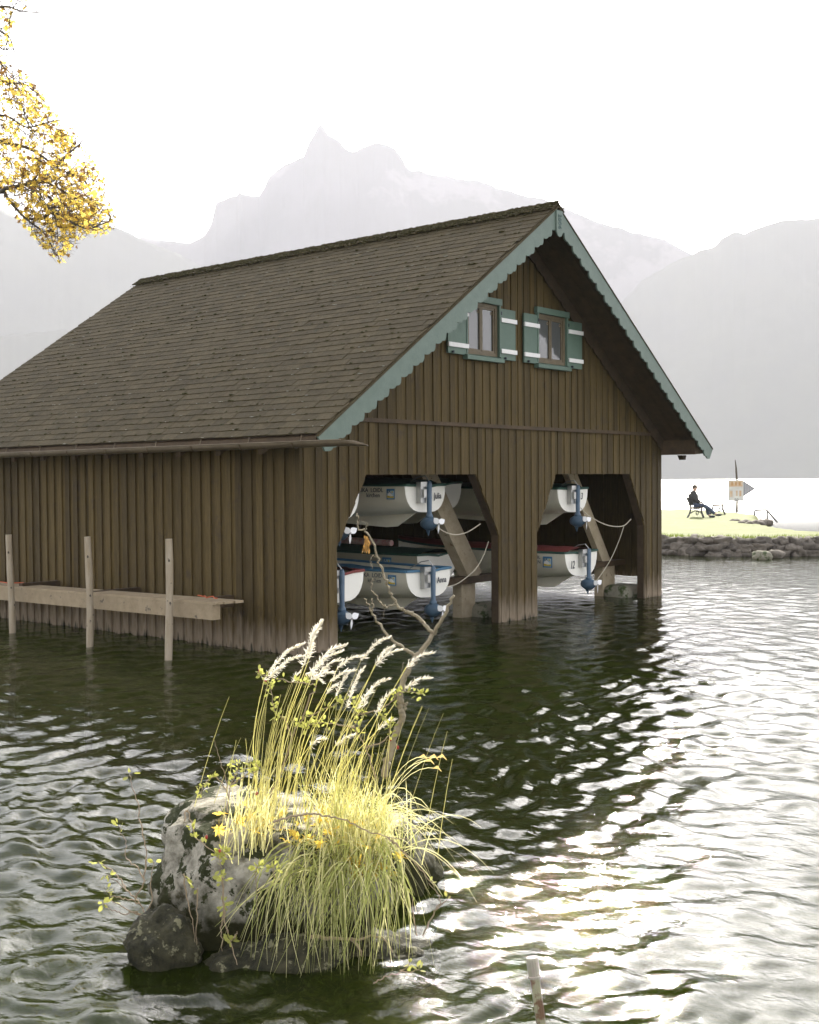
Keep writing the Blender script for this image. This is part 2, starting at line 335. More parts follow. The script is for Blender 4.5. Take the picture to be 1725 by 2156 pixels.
def obot(x, inner):      # underside of the lower boards
    for a, b, c, d in OPEN:
        if a-1e-4 <= x <= d+1e-4 and inner:
            if x < b: return HC+(x-a)/(b-a)*(HO-HC)
            if x > c: return HC+(d-x)/(d-c)*(HO-HC)
            return HO
    return None
def board(xa, xb, za, zb, zta, ztb, y0, y1, parent=gable):
    MB().prism([(xa, y0, za), (xb, y0, zb), (xb, y0, ztb), (xa, y0, zta)], (0, y1-y0, 0)).build('board', M_BOARD, parent)
def lay(x0, x1, fb, ft, pitch=.20, phase=0):
    """board-on-board cladding between x0 and x1"""
    n = max(1, round((x1-x0)/pitch)); p = (x1-x0)/n; ow = p*.56
    for i in range(n+1):                          # under boards fill the gaps
        c = x0+i*p; a, b = max(x0, c-p*.34), min(x1, c+p*.34)
        if b-a > .02: board(a, b, fb(a), fb(b), ft(a), ft(b), -.022, 0)
    for i in range(n):
        c = x0+(i+.5)*p+random.uniform(-.006, .006); a, b = c-ow/2, c+ow/2; j = random.uniform(-.004, .004)
        board(a, b, fb(a), fb(b), ft(a), ft(b), -.036+j, -.0225)
LB = 2.98
rag = {}
def foot(x): return -.06
for (x0, x1, inn) in ((0, .645, 0), (.645, 1.227, 1), (1.227, 3.66, 1), (3.66, 4.25, 1), (4.25, 5.29, 0), (5.29, 5.843, 1), (5.843, 8.25, 1), (8.25, 8.80, 1), (8.80, WD, 0)):
    if inn: lay(x0, x1, lambda x: obot(x, True), lambda x: LB)
    else:
        jit = random.uniform(0, 1)
        lay(x0, x1, lambda x: -.03+.035*math.sin(x*37+jit)+.02*math.sin(x*91), lambda x: LB)
MB().bb((-.05, -.075, LB-.0), (WD+.05, .0, LB+.055)).build('band_board', M_DARKW, gable)
# gable above the band, cut round the windows
WINS = [(3.40, 4.19), (5.26, 6.09)]; WZ0, WZ1 = 4.06, 4.84
gt = lambda x: roofz(x)-WALL_TOP
edges = [.02, WINS[0][0], WINS[0][1], WINS[1][0], WINS[1][1], WD-.02]
for i in range(5):
    a, b = edges[i], edges[i+1]; z0 = lambda x: LB+.055
    if i in (1, 3):
        lay(a, b, z0, lambda x: WZ0); lay(a, b, lambda x: WZ1, gt)
    elif i == 2:
        lay(a, MID, z0, gt); lay(MID, b, z0, gt)
    else: lay(a, b, z0, gt)
# side wall boards
n = 44; p = (LN-.35)/n
for i in range(n+1):
    c = .0+i*p; a, b = max(0, c-p*.34), min(LN-.35, c+p*.34)
    zb = -.04+.03*math.sin(i*2.3) if i < 36 else .09+.03*math.sin(i*1.9)
    MB().bb((0, a, zb), (.022, b, 2.62)).build('board', M_BOARD, side)
for i in range(n):
    c = (i+.5)*p; zb = -.05+.05*random.random() if i < 36 else .08+.05*random.random()
    MB().prism([(-.025+random.uniform(-.004, .004), c-p*.27, zb), (-.025, c+p*.27, zb+.01), (-.025, c+p*.27, 2.62), (-.025, c-p*.27, 2.62)], (.0245, 0, 0)).build('board', M_BOARD, side)
MB().bb((-.045, -.052, -.05), (.0, .03, 2.62)).build('corner_board', M_BOARD, side)
# right and rear walls: their foot hangs clear of the water
mb = MB()
for i in range(60):
    y0 = .01+i*.15; dx = .02*(i % 2); mb.bb((WD-.03+dx, y0, .34), (WD+dx, y0+.155+.0005*i, 2.6))
mb.build('right_wall', M_BOARD, BH, kind='stuff')
mb = MB()
for i in range(62):
    x0 = .05+i*.151; dy = .02*(i % 2); mb.bb((x0, LN-.4+dy, .45), (x0+.153, LN-.37+dy, roofz(x0+.07)-.25))
mb.build('rear_wall', M_BOARD, BH, kind='stuff')
# opening frames inside
for a, b, c, d in OPEN:
    fr = MB(); y0, y1 = .002, .13
    prof = [(a, -.4), (a, HC), (b, HO), (c, HO), (d, HC), (d, -.4)]; w = .17
    inn = [(a-w, -.4), (a-w, HC+.05), (b-.1, HO+w), (c+.1, HO+w), (d+w, HC+.05), (d+w, -.4)]
    for i in range(5):
        fr.prism([(prof[i][0], y0, prof[i][1]), (prof[i+1][0], y0, prof[i+1][1]), (inn[i+1][0], y0, inn[i+1][1]), (inn[i][0], y0, inn[i][1])], (0, y1-y0, 0))
    fr.build('opening_frame', M_DARKW, BH)
# timber A-frames, sills and stone footings
def beam(mb, p, q, w, t):
    p, q = Vector(p), Vector(q); d = (q-p).normalized(); s = Vector((d.z, 0, -d.x))
    mb.prism([p-s*w/2, p+s*w/2, q+s*w/2, q-s*w/2], (0, t, 0))
for nm, a, b, w, t, m_ in (('strut', (3.11, .78, 2.9), (4.75, .78, .62), .325, .2, M_STRUT), ('strut', (7.18, .78, 2.9), (8.87, .78, .56), .22, .12, M_STRUT), ('strut', (7.47, .92, 2.9), (9.10, .92, .62), .19, .14, M_STRUT)):
    mb = MB(); beam(mb, a, b, w, t); mb.build(nm, m_, BH)
MB().bb((4.37, .80, -.8), (4.73, .98, .55)).build('post', M_STRUT, BH)
MB().bb((8.70, .80, -.8), (9.14, .98, .56)).build('post', M_STRUT, BH)
MB().bb((3.9, .72, .55), (6.0, 1.0, .655)).build('sill_beam', M_DARKW, BH)
MB().bb((8.2, .72, .56), (WD-.05, 1.0, .655)).build('sill_beam', M_DARKW, BH)
mb = MB(); mb.bb((1.3, 1.2, -.6), (1.55, 1.4, .9)); mb.build('post', M_OLDW, BH)
mb = MB(); beam(mb, (1.9, 1.25, 2.8), (1.35, 1.25, .5), .22, .14); mb.build('strut', M_OLDW, BH)
def rocky(name, c, d, seed, m, parent=None, sub=3, amp=.25, squash=None, rot=0, **k):
    bm = bmesh.new(); bmesh.ops.create_icosphere(bm, subdivisions=sub, radius=1)
    off = Vector((seed*3.1, seed*1.7, seed*.9))
    for v in bm.verts:
        q = v.co.copy(); f = 1+amp*noise.fractal(q*1.3+off, 1, 2, 5)
        vd = noise.voronoi(q*1.6+off)[0]; f *= 1+amp*.5*(vd[1]-vd[0]-.3)
        q = q*f
        if squash: q.x = math.copysign(abs(q.x)**squash, q.x); q.y = math.copysign(abs(q.y)**squash, q.y); q.z = math.copysign(abs(q.z)**squash, q.z)
        v.co = Vector((q.x*d[0]/2, q.y*d[1]/2, q.z*d[2]/2))
    me = bpy.data.meshes.new(name); bm.to_mesh(me); bm.free(); me.materials.append(m)
    me.polygons.foreach_set('use_smooth', [True]*len(me.polygons))
    o = bpy.data.objects.new(name, me); COL.objects.link(o); o.location = c; o.rotation_euler = (0, 0, rot)
    if parent: o.parent = parent
    return tag(o, **k)
M_FOOT = mat('footing_stone', (.16, .15, .10), .9, scale=6, col2=(.32, .30, .23), bump=.8, coord='World', spots=((.05, .07, .02), 6, .5, .1))
rocky('footing_stone', wax(1313, 1252, 1, .55), (.72, .6, .42), 3, M_FOOT, BH, amp=.08, squash=.55)
rocky('footing_stone', wax(1022, 1290, 1, .75), (.6, .5, .36), 5, M_FOOT, BH, amp=.08, squash=.55)

# roof deck (closed prism per slope), soffit boards, eave box
roof = MB()
th = .075
for sgn in (-1, 1):
    xe = MID+sgn*(MID+EV-.02)
    roof.prism([(MID, -OV+.03, HR-.05), (xe, -OV+.03, HE-.03), (xe, -OV+.03, HE-.03-th), (MID, -OV+.03, HR-.05-th)], (0, LN+OV-.06, 0))
roof = roof.build('roof', M_DARKW, BH)
# soffit planks under the front overhang of each slope
for sgn in (-1, 1):
    for i in range(6):
        y0 = -OV+.05+i*.122
        xe = MID+sgn*(MID+EV-.1); zz = .02+.004*(i % 2)
        MB().prism([(MID+sgn*.05, y0, HR-.13-zz-.05*tp), (xe, y0, roofz(xe)-.13-zz), (xe, y0, roofz(xe)-.155-zz), (MID+sgn*.05, y0, HR-.155-zz-.05*tp)], (0, .118, 0)).build('soffit_board', M_DARKW, roof)
# rafter tails on the left eave
for i in range(12):
    y = .2+i*.8
    MB().prism([(.1, y, roofz(.1)-.14), (-EV+.06, y, HE-.14), (-EV+.06, y, HE-.22), (.1, y, roofz(.1)-.30)], (0, .09, 0)).build('rafter', M_DARKW, roof)
# right eave box and a bracket below it
MB().prism([(WD-.05, -OV+.06, 2.90), (WD+.16, -OV+.06, 2.88), (WD+.34, -OV+.06, 2.79), (WD+.32, -OV+.06, 2.66), (WD-.05, -OV+.06, 2.63)], (0, .72, 0)).build('eave_box', M_DARKW, roof)
MB().prism([(WD+.19, -.35, 2.625), (WD+.36, -.35, 2.625), (WD+.33, -.35, 2.54), (WD+.26, -.35, 2.54)], (0, .1, 0)).build('bracket', M_DARKW, roof)
# shingles
SL = (MID+EV)/cp; ROWS = 41; ex = SL/ROWS
def shingle_mat(sgn, s, y, w, jt, jr, lift):
    """matrix of a shingle whose lower edge sits s metres down the slope"""
    x = MID+sgn*s*cp; z = HR-s*spn
    X = Vector((sgn*cp, 0, -spn)); Y = Vector((0, 1, 0)); Nn = Vector((sgn*spn, 0, cp))
    Xt = (X+Nn*(.045+jt)).normalized(); Nt = (Nn-X*(.045+jt)+Y*jr).normalized()
    Yt = Nt.cross(Xt)
    o = Vector((x, y, z))+Nn*lift
    return Matrix(((Xt.x, Yt.x*w, Nt.x, o.x), (Xt.y, Yt.y*w, Nt.y, o.y), (Xt.z, Yt.z*w, Nt.z, o.z), (0, 0, 0, 1)))
def unit_shingle(k):
    r = random.Random(k); L_ = ex*1.5; t = .013
    e = [(0+r.uniform(-.004, .004), -.5+.014), (r.uniform(-.005, .007), -.17), (r.uniform(-.005, .007), .17), (0+r.uniform(-.004, .004), .5-.014)]
    P = [(a, b, -t/2) for a, b in e]+[(-L_, .495, -t/2), (-L_, -.495, -t/2)]
    return MB().prism(P, (0, 0, t)).v, MB().prism(P, (0, 0, t)).f
US = [unit_shingle(k) for k in range(6)]
US_ME = []
for k in range(6):
    q = MB(); q.add(*US[k]); US_ME.append(q.mesh('shingle', M_SHING))
cells = []
for sgn in (-1, 1):
    for r_ in range(ROWS):
        s = (r_+1)*ex; y = -OV-.02-random.random()*.27
        while y < LN:
            w = .29*random.uniform(.86, 1.12); a, b = max(y, -OV-.015), min(y+w, LN+.01)
            if b-a > .05: cells.append((sgn, s, (a+b)/2, b-a, random.gauss(0, .004), random.gauss(0, .004), .006+random.random()*.004, random.randrange(6)))
            y += w
cells.sort(key=lambda c: ((c[0] > 0), (Vector((MID+c[0]*c[1]*cp, c[2], HR-c[1]*spn))-Vector(CAM)).length))
for c in cells[:300]:
    link('shingle', US_ME[c[7]], roof, M=shingle_mat(*c[:7]))
mb = MB()
for c in cells[300:]:
    Mx = shingle_mat(*c[:7]); v, f = US[c[7]]; mb.add([Mx @ Vector(p) for p in v], f)
mb.build('shingle', M_SHING, roof, kind='stuff')
# moss cushions on the shingle edges and along the ridge
ico = bmesh.new(); bmesh.ops.create_icosphere(ico, subdivisions=1, radius=1); IV = [v.co.copy() for v in ico.verts]; IF = [tuple(v.index for v in f.verts) for f in ico.faces]; ico.free()
def blob(mb, c, d, seed=0):
    mb.add([Vector((v.x*d[0], v.y*d[1], v.z*d[2]))*(1+.35*noise.noise(v*1.7+Vector((seed, seed*.3, 0))))+Vector(c) for v in IV], IF)
mb = MB()
for i in range(1000):
    s = ex*random.randint(3, ROWS)+random.uniform(-.02, .004); y = random.uniform(-OV, LN); a = random.uniform(.008, .022)
    if i < 90: a *= 1.6
    blob(mb, (MID-s*cp, y, HR-s*spn+.012/cp), (a*1.2, a*random.uniform(1, 2.2), a*.55), i)
mb.build('moss', M_MOSS, roof, kind='stuff')
mb = MB()  # sun glints on the shingle butt edges, modelled as small pale flecks
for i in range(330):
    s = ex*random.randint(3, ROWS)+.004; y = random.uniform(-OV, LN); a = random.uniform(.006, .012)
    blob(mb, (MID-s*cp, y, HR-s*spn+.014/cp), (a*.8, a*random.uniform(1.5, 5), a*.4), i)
mb.build('edge_glint', mat('pale_glint', (.30, .30, .24), .9), roof, kind='stuff')
ridge = MB()
i = 0; y = -OV-.03
while y < LN:
    w = .33
    for sgn in (-1, 1):
        z0 = HR+.045+.012*(i % 2)
        ridge.prism([(MID-sgn*.012, y, z0), (MID+sgn*.17, y, z0-.17*tp), (MID+sgn*.17, y, z0-.17*tp-.018), (MID, y, z0-.018)], (0, w+.03, .01))
    y += w; i += 1
ridge.build('ridge_cap', M_SHING, roof)
mb = MB()
for i in range(3200):
    y = random.uniform(-OV-.02, LN); q = min(.30, abs(random.gauss(0, .12))); sgn = random.choice((-1, -1, -1, 1)); a = random.uniform(.012, .034)*(1-q*1.2)
    blob(mb, (MID+sgn*q, y, HR+.062-q*tp), (a, a*1.6, a*.6), i*.37)
mb.build('ridge_moss', M_MOSS, roof, kind='stuff')

# scalloped bargeboards
def scallop(sgn, s0, s1, y, h, t, m, name, parent, top=.0, per=.27, amp=.055):
    X = Vector((sgn*cp, 0, -spn)); D = Vector((-sgn*spn, 0, -cp)); o = Vector((MID, y, HR-top))
    mb = MB(); n = int((s1-s0)/per); per = (s1-s0)/n; K = 10; V = []; F = []
    for i in range(n*K+1):
        s = s0+i*per/K; f = (i % K)/K
        w = .55*math.sin(math.pi*f)+.45*abs(math.sin(2*math.pi*f))*(1 if f < .5 else .45)     # big lobe plus a small tooth
        a = o+X*s; b = o+X*s+D*(h-amp+amp*w)
        V += [a, b, a+Vector((0, t, 0)), b+Vector((0, t, 0))]
    for i in range(n*K):
        k = 4*i; F += [(k, k+1, k+5, k+4), (k+2, k+6, k+7, k+3), (k, k+4, k+6, k+2), (k+1, k+3, k+7, k+5)]
    F += [(0, 2, 3, 1), (4*n*K, 4*n*K+1, 4*n*K+3, 4*n*K+2)]
    return mb.add(V, F).build(name, m, parent)
for sgn in (-1, 1):
    scallop(sgn, .06, SL-.0, -OV-.03, .28, .028, M_TEAL, 'bargeboard', roof, top=.035, amp=.078, per=.28)
    scallop(sgn, .1, SL-.5, -.078, .22, .024, M_DARKW, 'trim_board', gable, top=.18, amp=.035, per=.3)
# small verge strip lying on top of the bargeboard edge
for sgn in (-1, 1):
    MB().prism([(MID, -OV-.04, HR-.012), (MID+sgn*(MID+EV), -OV-.04, HE-.012), (MID+sgn*(MID+EV), -OV-.04, HE-.034), (MID, -OV-.04, HR-.034)], (0, .05, 0)).build('verge_strip', M_SHING, roof)
# carved king piece with the year
MB().prism([(MID-.085, 0, HR-.09), (MID+.085, 0, HR-.09), (MID+.085, 0, HR-.42), (MID+.05, 0, HR-.47), (MID, 0, HR-.485), (MID-.05, 0, HR-.47), (MID-.085, 0, HR-.42)], (0, .02, 0)).build('king_piece', M_TEAL, roof).location = (0, -OV-.053, 0)
def text(name, body, size, m, parent, Mx, sx=1, bold=0, shear=0):
    cu = bpy.data.curves.new('t', 'FONT'); cu.body = body; cu.size = size; cu.extrude = .0015; cu.offset = bold; cu.resolution_u = 3; cu.shear = shear; cu.align_x = 'LEFT'
    tmp = bpy.data.objects.new('t', cu); COL.objects.link(tmp); dg = bpy.context.evaluated_depsgraph_get(); dg.update()
    me = bpy.data.meshes.new_from_object(tmp.evaluated_get(dg)); bpy.data.objects.remove(tmp); me.name = name
    me.materials.clear(); me.materials.append(m)
    if sx != 1: me.transform(Matrix.Scale(sx, 4, Vector((1, 0, 0))))
    o = bpy.data.objects.new(name, me); COL.objects.link(o); o.parent = parent; o.matrix_local = Mx; return o
M_INKG = mat('carved_number', (.035, .08, .075), .7)
T = Matrix.Translation
FRONT = Matrix.Rotation(R(90), 4, 'X')          # text in the xz plane facing -y
text('year_2006', '2006', .115, M_INKG, roof, T((MID-.036, -OV-.056, HR-.14)) @ FRONT @ Matrix.Rotation(R(-90), 4, 'Z'))
# windows
M_PANE = mat('window_glass', (.10, .105, .10), .06, spec=1.0)
for wi, (a, b) in enumerate(WINS):
    fr = MB()
    fr.bb((a, -.055, WZ0), (a+.055, .05, WZ1)).bb((b-.055, -.055, WZ0), (b, .05, WZ1)).bb((a+.055, -.055, WZ0), (b-.055, .05, WZ0+.05)).bb((a+.055, -.055, WZ1-.05), (b-.055, .05, WZ1))
    fr = fr.build('window', M_FRAME, BH)
    m_ = (a+b)/2
    for s0, s1 in ((a+.055, m_-.002), (m_+.002, b-.055)):
        z0, z1 = WZ0+.05, WZ1-.05; q = MB(); wv = .035
        q.bb((s0, -.042, z0), (s0+wv, -.005, z1)).bb((s1-wv, -.042, z0), (s1, -.005, z1)).bb((s0+wv, -.042, z0), (s1-wv, -.005, z0+wv)).bb((s0+wv, -.042, z1-wv), (s1-wv, -.005, z1))
        q.build('sash', M_FRAME, fr)
        MB().bb((s0+wv, -.022, z0+wv), (s1-wv, -.014, z1-wv)).build('pane', M_PANE, fr)
        # little ring pull hung in the pane's corner
        cx_, cz_ = s1-wv-.03, z1-wv-.045
        MB().tube([(cx_+.018*math.cos(t), -.03, cz_+.022*math.sin(t)) for t in np.linspace(0, 6.28, 13)], .004, 4).build('ring_pull', M_OLDW, fr)
    MB().bb((a-.06, -.11, WZ1), (b+.06, -.0475, WZ1+.095)).build('lintel', M_TEALD, fr)
    MB().prism([(a-.07, -.14, WZ0-.09), (a-.07, -.14, WZ0-.03), (a-.07, -.048, WZ0), (a-.07, -.048, WZ0-.09)], (b-a+.14, 0, 0)).build('sill', M_TEALD, fr)
    MB().bb((a-.035, -.10, WZ0), (a-.001, -.048, WZ1)).build('architrave', M_TEALD, fr); MB().bb((b+.001, -.10, WZ0), (b+.035, -.048, WZ1)).build('architrave', M_TEALD, fr)
for (a, b) in ((2.93, 3.385), (4.235, 4.62), (4.86, 5.25), (6.135, 6.555)):
    tilt = .0
    sh = MB().bb((a, -.092, 4.03), (b, -.062, 4.80)).build('shutter', M_TEALD, BH)
    for z in (4.155, 4.625): MB().bb((a-.01, -.118, z-.032), (b+.012, -.0925, z+.032)).build('batten', M_WHITE, sh)
    MB().bb((a+.08, -.13, 4.035), (a+.1, -.0925, 4.065)).build('latch', M_INK, sh)
    for z in (4.12, 4.7): MB().bb(((b if a in (2.93, 4.86) else a)-.012, -.105, z), ((b if a in (2.93, 4.86) else a)+.012, -.062, z+.05)).build('hinge', M_INK, sh)
# gutter
gx, gz, gr = -.60, 2.665, .07
mb = MB(); K = 9; ys = [-1.62, -1.40, -1.28]+[LN*i/8 for i in range(9)]; V = []
for j, y in enumerate(ys):
    rr_ = gr*(.45 if j == 0 else 1)
    for rad in (rr_, rr_-.006):
        for k in range(K):
            t = math.pi*(1+k/(K-1)); zt = gz if j else gz-.045
            V.append((gx+rad*math.cos(t), y-(0 if j else .09*abs(math.sin(t))), zt+rad*math.sin(t)))
F = []
for j in range(len(ys)-1):
    for k in range(K-1):
        a = j*2*K+k; b = a+2*K; F += [(a, a+1, b+1, b), (a+K, b+K, b+K+1, a+K+1)]
    for k in (0, K-1): a = j*2*K+k; F.append((a, a+2*K, a+3*K, a+K))
gut = mb.add(V, F).build('gutter', M_GUT, BH, smooth=False)
mb = MB(); mb.tube([(gx-gr, -1.35, gz+.002), (gx-gr, LN, gz+.002)], .009, 6); mb.build('gutter_bead', M_GUT, gut)
for i in range(11):
    y = -.55+i*.92
    MB().tube([(gx+(gr+.006)*math.cos(t), y, gz+(gr+.006)*math.sin(t)) for t in np.linspace(math.pi, 2*math.pi, 8)]+[(gx+.1, y, gz+.08), (gx+.16, y, gz+.06)], .008, 4).build('gutter_bracket', M_GUT, gut)

# ---------------------------------------------------------------- dock beam beside the wall, posts and ropes
ang = math.atan2(-.75+1.13, 6.6-.62)
DK = empty('side_jetty', (-1.13, .62, 0), label='narrow plank jetty with a heavy weathered edge beam along the boathouse side wall', cat='jetty')
pb = wax(448, 1306, 0, -1.12); pl = wax(0, 1263, 0, -.78)
def dk(x, y, z): return (x+1.13, y-.62, z)
y0, x0, zb0 = pb.y, -1.12, pb.z; y1 = 9.0; sxy = (pl.x-x0)/(pl.y-y0); szz = (pl.z-zb0)/(pl.y-y0); x1 = x0+sxy*(y1-y0); zb1 = zb0+szz*(y1-y0)
MB().prism([dk(x0, y0, zb0), dk(x0+.12, y0, zb0), dk(x0+.12, y0, zb0+.185), dk(x0, y0, zb0+.185)], (x1-x0, y1-y0, zb1-zb0)).build('edge_beam', M_OLDW, DK)
n = 3
for i in range(n):
    a, b = x0+.0+i*(.41/n), x0+(i+1)*(.41/n)-.008
    MB().prism([dk(a, y0-.05-.03*i, zb0+.188), dk(b, y0-.05-.03*i, zb0+.188), dk(b, y0-.05-.03*i, zb0+.216), dk(a, y0-.05-.03*i, zb0+.216)], ((x1-x0), y1-y0+.05, zb1-zb0)).build('plank', M_OLDW, DK)
for y in (1.2, 3.2, 5.2, 7.2):
    xb = x0+.12+sxy*(y-y0); MB().bb(dk(xb, y, zb0+.02), dk(-.05, y+.1, zb0+.17)).build('cross_beam', M_DARKW, DK)
for i, (x, y, top) in enumerate(((-1.255, 1.04, 1.50), (-1.17, 2.84, 1.48), (-.985, 4.95, 1.45))):
    p = [Vector((x+.02*math.sin(z*2+i), y+.02*math.cos(z*1.7+i), z)) for z in np.linspace(-1.4, top, 12)]
    if i == 2: p = [v+Vector((0, .1, 0)) for v in p]
    mb = MB(); mb.tube(p, [.052-.0006*j+.003*math.sin(j*2.1+i) for j in range(12)], 12)
    lab = ('round wooden mooring post nearest the jetty end, leaning slightly', 'middle one of the three round wooden mooring posts beside the jetty', 'leftmost wooden mooring post by the frame edge beside the jetty')[i]
    o = mb.build('mooring_post', M_POST, smooth=False, label=lab, cat='post', group='mooring posts along the side jetty')
    for kk in range(3):
        z = top-.25-.33*kk; c = p[int((z+1.4)/(top+1.4)*11)]; blobm = MB(); blob(blobm, c+Vector((-.034*math.cos(kk), -.036, 0)), (.014, .014, .02), kk); blobm.build('knot', M_BARK, o)
for i, (px, py, lab) in enumerate(((640*.4, 0, ''),)): pass
def squiggle(c, n, w, l, z, seed):
    r = random.Random(seed); P = []
    for k in range(n): P.append((c[0]+r.uniform(-w, w), c[1]+l*(k/(n-1)-.5)+r.uniform(-.05, .05), z+r.uniform(0, .02)))
    return spline(P, 5)
MB().tube(squiggle((x0+.2, y0+.35, 0), 9, .05, .4, zb0+.238, 4), .008, 5).build('rope', M_ROPER, label='tangled orange rope lying on the jetty planks near its open end', cat='rope')
MB().tube(squiggle((x0+.22+sxy*4, 5.6, 0), 9, .06, .8, zb0+.240+szz*4.9, 8), .009, 5).build('rope', M_ROPER, label='short orange rope tied round the leftmost mooring post on the jetty', cat='rope')

# ---------------------------------------------------------------- boats
def hull(name, y, xc, ztop, w=1.0, h=.40, L=4.2, m=M_HULL, cover=M_GREEN, label='', open_=False, keel=True, trim=M_GREEN):
    """stern at local y=0 facing -y"""
    B = empty(name, (xc, y, ztop), label=label, cat='boat', group='electric hire boats hung in the boathouse')
    ST = 15; K = 13; V = []
    def wid(t): return w/2*(1+.16*math.sin(min(1, t*1.4)*math.pi/1.4*.9))*(1-max(0, (t-.45)/.55)**2.4)
    def dep(t): return h*(1+.28*math.sin(min(1, t*1.3)*math.pi*.75))*(1-.55*max(0, (t-.55)/.45)**2)
    def zt(t): return .10*t*t
    st = [i/(ST-1) for i in range(ST)]
    for t in st:
        a, d = wid(t), dep(t)
        for k in range(K):
            u = math.pi*(k/(K-1)); c, s = math.cos(u), math.sin(u)
            V.append((-math.copysign(abs(c)**.62, c)*a*(1-.06*s), t*L, zt(t)-d*abs(s)**.78))
    F = [(i*K+k, i*K+k+1, (i+1)*K+k+1, (i+1)*K+k) for i in range(ST-1) for k in range(K-1)]
    MB().add(V, F).build('hull', m, B, smooth=True)
    # transom: slightly bulged plate
    tv = [(v[0]*.995, -.004-.03*(1-abs(v[0])/(w/2)), v[2]) for v in V[:K]]
    MB().add(tv+[(0, -.03, -.002)]+[(v[0], .03, v[2]) for v in V[:K]], [(k+1, k, K) for k in range(K-1)]+[(k, k+1, K+2+k, K+1+k) for k in range(K-1)]).build('transom', M_TR, B, smooth=False)
    # gunwale
    g = MB()
    for s in (0, K-1):
        g.tube([(V[i*K+s][0], V[i*K+s][1], V[i*K+s][2]+.005) for i in range(ST)], .022, 6)
    g.tube([(V[0][0], -.01, .005), (V[0][0]*.5, -.03, .0), (0, -.035, -.03), (V[K-1][0]*.5, -.03, .0), (V[K-1][0], -.01, .005)], .02, 6)
    g.build('gunwale', trim, B)
    # deck / cover
    dz = (-.02 if not open_ else -.06); DV = []; n2 = 7
    for i, t in enumerate(st):
        a = wid(t)*.97
        for k in range(n2):
            u = k/(n2-1)*2-1
            zz = zt(t)+dz+(.10*(1-u*u)*(1 if not open_ else .2))+.012*math.sin(i*1.9+k*2.2)
            if open_ and .15 < t < .6 and abs(u) < .8: zz -= .12
            DV.append((a*u, t*L+.01, zz))
    MB().add(DV, [(i*n2+k, i*n2+k+1, (i+1)*n2+k+1, (i+1)*n2+k) for i in range(ST-1) for k in range(n2-1)]).build('cover', cover, B, smooth=True)
    if keel:
        zb = -dep(.1)
        MB().prism([(-.018, .10, -h*.9), (-.018, .55, -dep(.15)-.17), (-.018, .75, -dep(.2)-.17), (-.018, 2.8, -dep(.6)-.02), (-.018, 2.8, -.2), (-.018, .1, -.2)], (.036, 0, 0)).build('keel', m, B)
    return B
M_TR = mat('transom_white', (.85, .83, .73), .3)
def motor(B, x, z, up_=False, prop=(.10, -.12, 0), k=1.0, rot=0):
    Mo = empty('motor'); Mo.parent = B; Mo.location = (x, -.10, z); Mo.rotation_euler = (0, 0, rot)
    Mo['label'] = 'blue electric outboard motor clamped to the transom'
    # a part with sub-parts, so the motor itself is the bracket mesh
    bpy.data.objects.remove(Mo)
    br = MB().bb((-.13, -.02, -.26), (-.0, .06, .02)).bb((-.16, -.05, -.02), (.05, .04, .05)).bb((-.10, -.06, -.18), (-.04, -.0, -.06))
    Mo = br.build('motor', M_STEEL, B); Mo.location = (x, -.09, z); Mo.rotation_euler = (0, 0, rot)
    s = MB().tube([(.03, -.05, .06), (.03, -.05, .02), (.03, -.05, -.42*k), (.03, -.05, -.44*k), (.03, -.05, -.46*k), (.03, -.05, -.5*k)], [.03, .042, .036, .055, .055, .04], 10).build('shaft', M_MOTOR, Mo, smooth=True)
    MB().tube([(.03, .10, -.56*k), (.03, .08, -.56*k), (.03, .0, -.56*k), (.03, -.1, -.56*k), (.03, -.17, -.56*k), (.03, -.20, -.56*k)], [.01, .06, .10, .10, .05, .02], 12).build('motor_pod', M_MOTOR, Mo, smooth=True)
    MB().prism([(.022, .03, -.62*k), (.022, -.07, -.62*k), (.022, -.03, -.74*k)], (.016, 0, 0)).build('skeg', M_MOTOR, Mo)
    MB().tube([(.03, -.05, .06), (.0, .0, .14), (-.03, .12, .12), (-.08, .3, .02)], .009, 5).build('cable', M_STEEL, Mo)
    for a in (0, 1, 2):
        th_ = a*2.094+.5+x; pr = MB(); P = []
        for q in range(9):
            u = q/8; ww = .044*math.sin(math.pi*min(1, u*.9+.12)); P.append((u*.135+.012, ww))
        outl = [(r0, ww) for r0, ww in P]+[(r0, -ww*.8) for r0, ww in P[::-1]]
        c_, s_ = math.cos(th_), math.sin(th_)
        pts = [(.03+r0*c_-q*s_, -.225+q*.45, -.56*k+r0*s_+q*c_) for r0, q in outl]
        pr.prism(pts, (0, -.006, 0)).build('propeller_blade', M_PROP, Mo)
    MB().tube([(.03, -.20, -.56*k), (.03, -.245, -.56*k)], [.02, .012], 8).build('propeller_hub', M_STEEL, Mo)
    return Mo
SIDE = Matrix(((0, 0, -1, 0), (-1, 0, 0, 0), (0, 1, 0, 0), (0, 0, 0, 1)))      # text on a -x facing surface, reading towards -y
def sidetext(B, x, yend, z, s, body, name):
    o = text(name, body, s, M_INK, B, Matrix.Identity(4)); wd = o.dimensions.x if False else max(v.co.x for v in o.data.vertices)
    o.matrix_local = T((x, yend+wd, z)) @ SIDE; return o
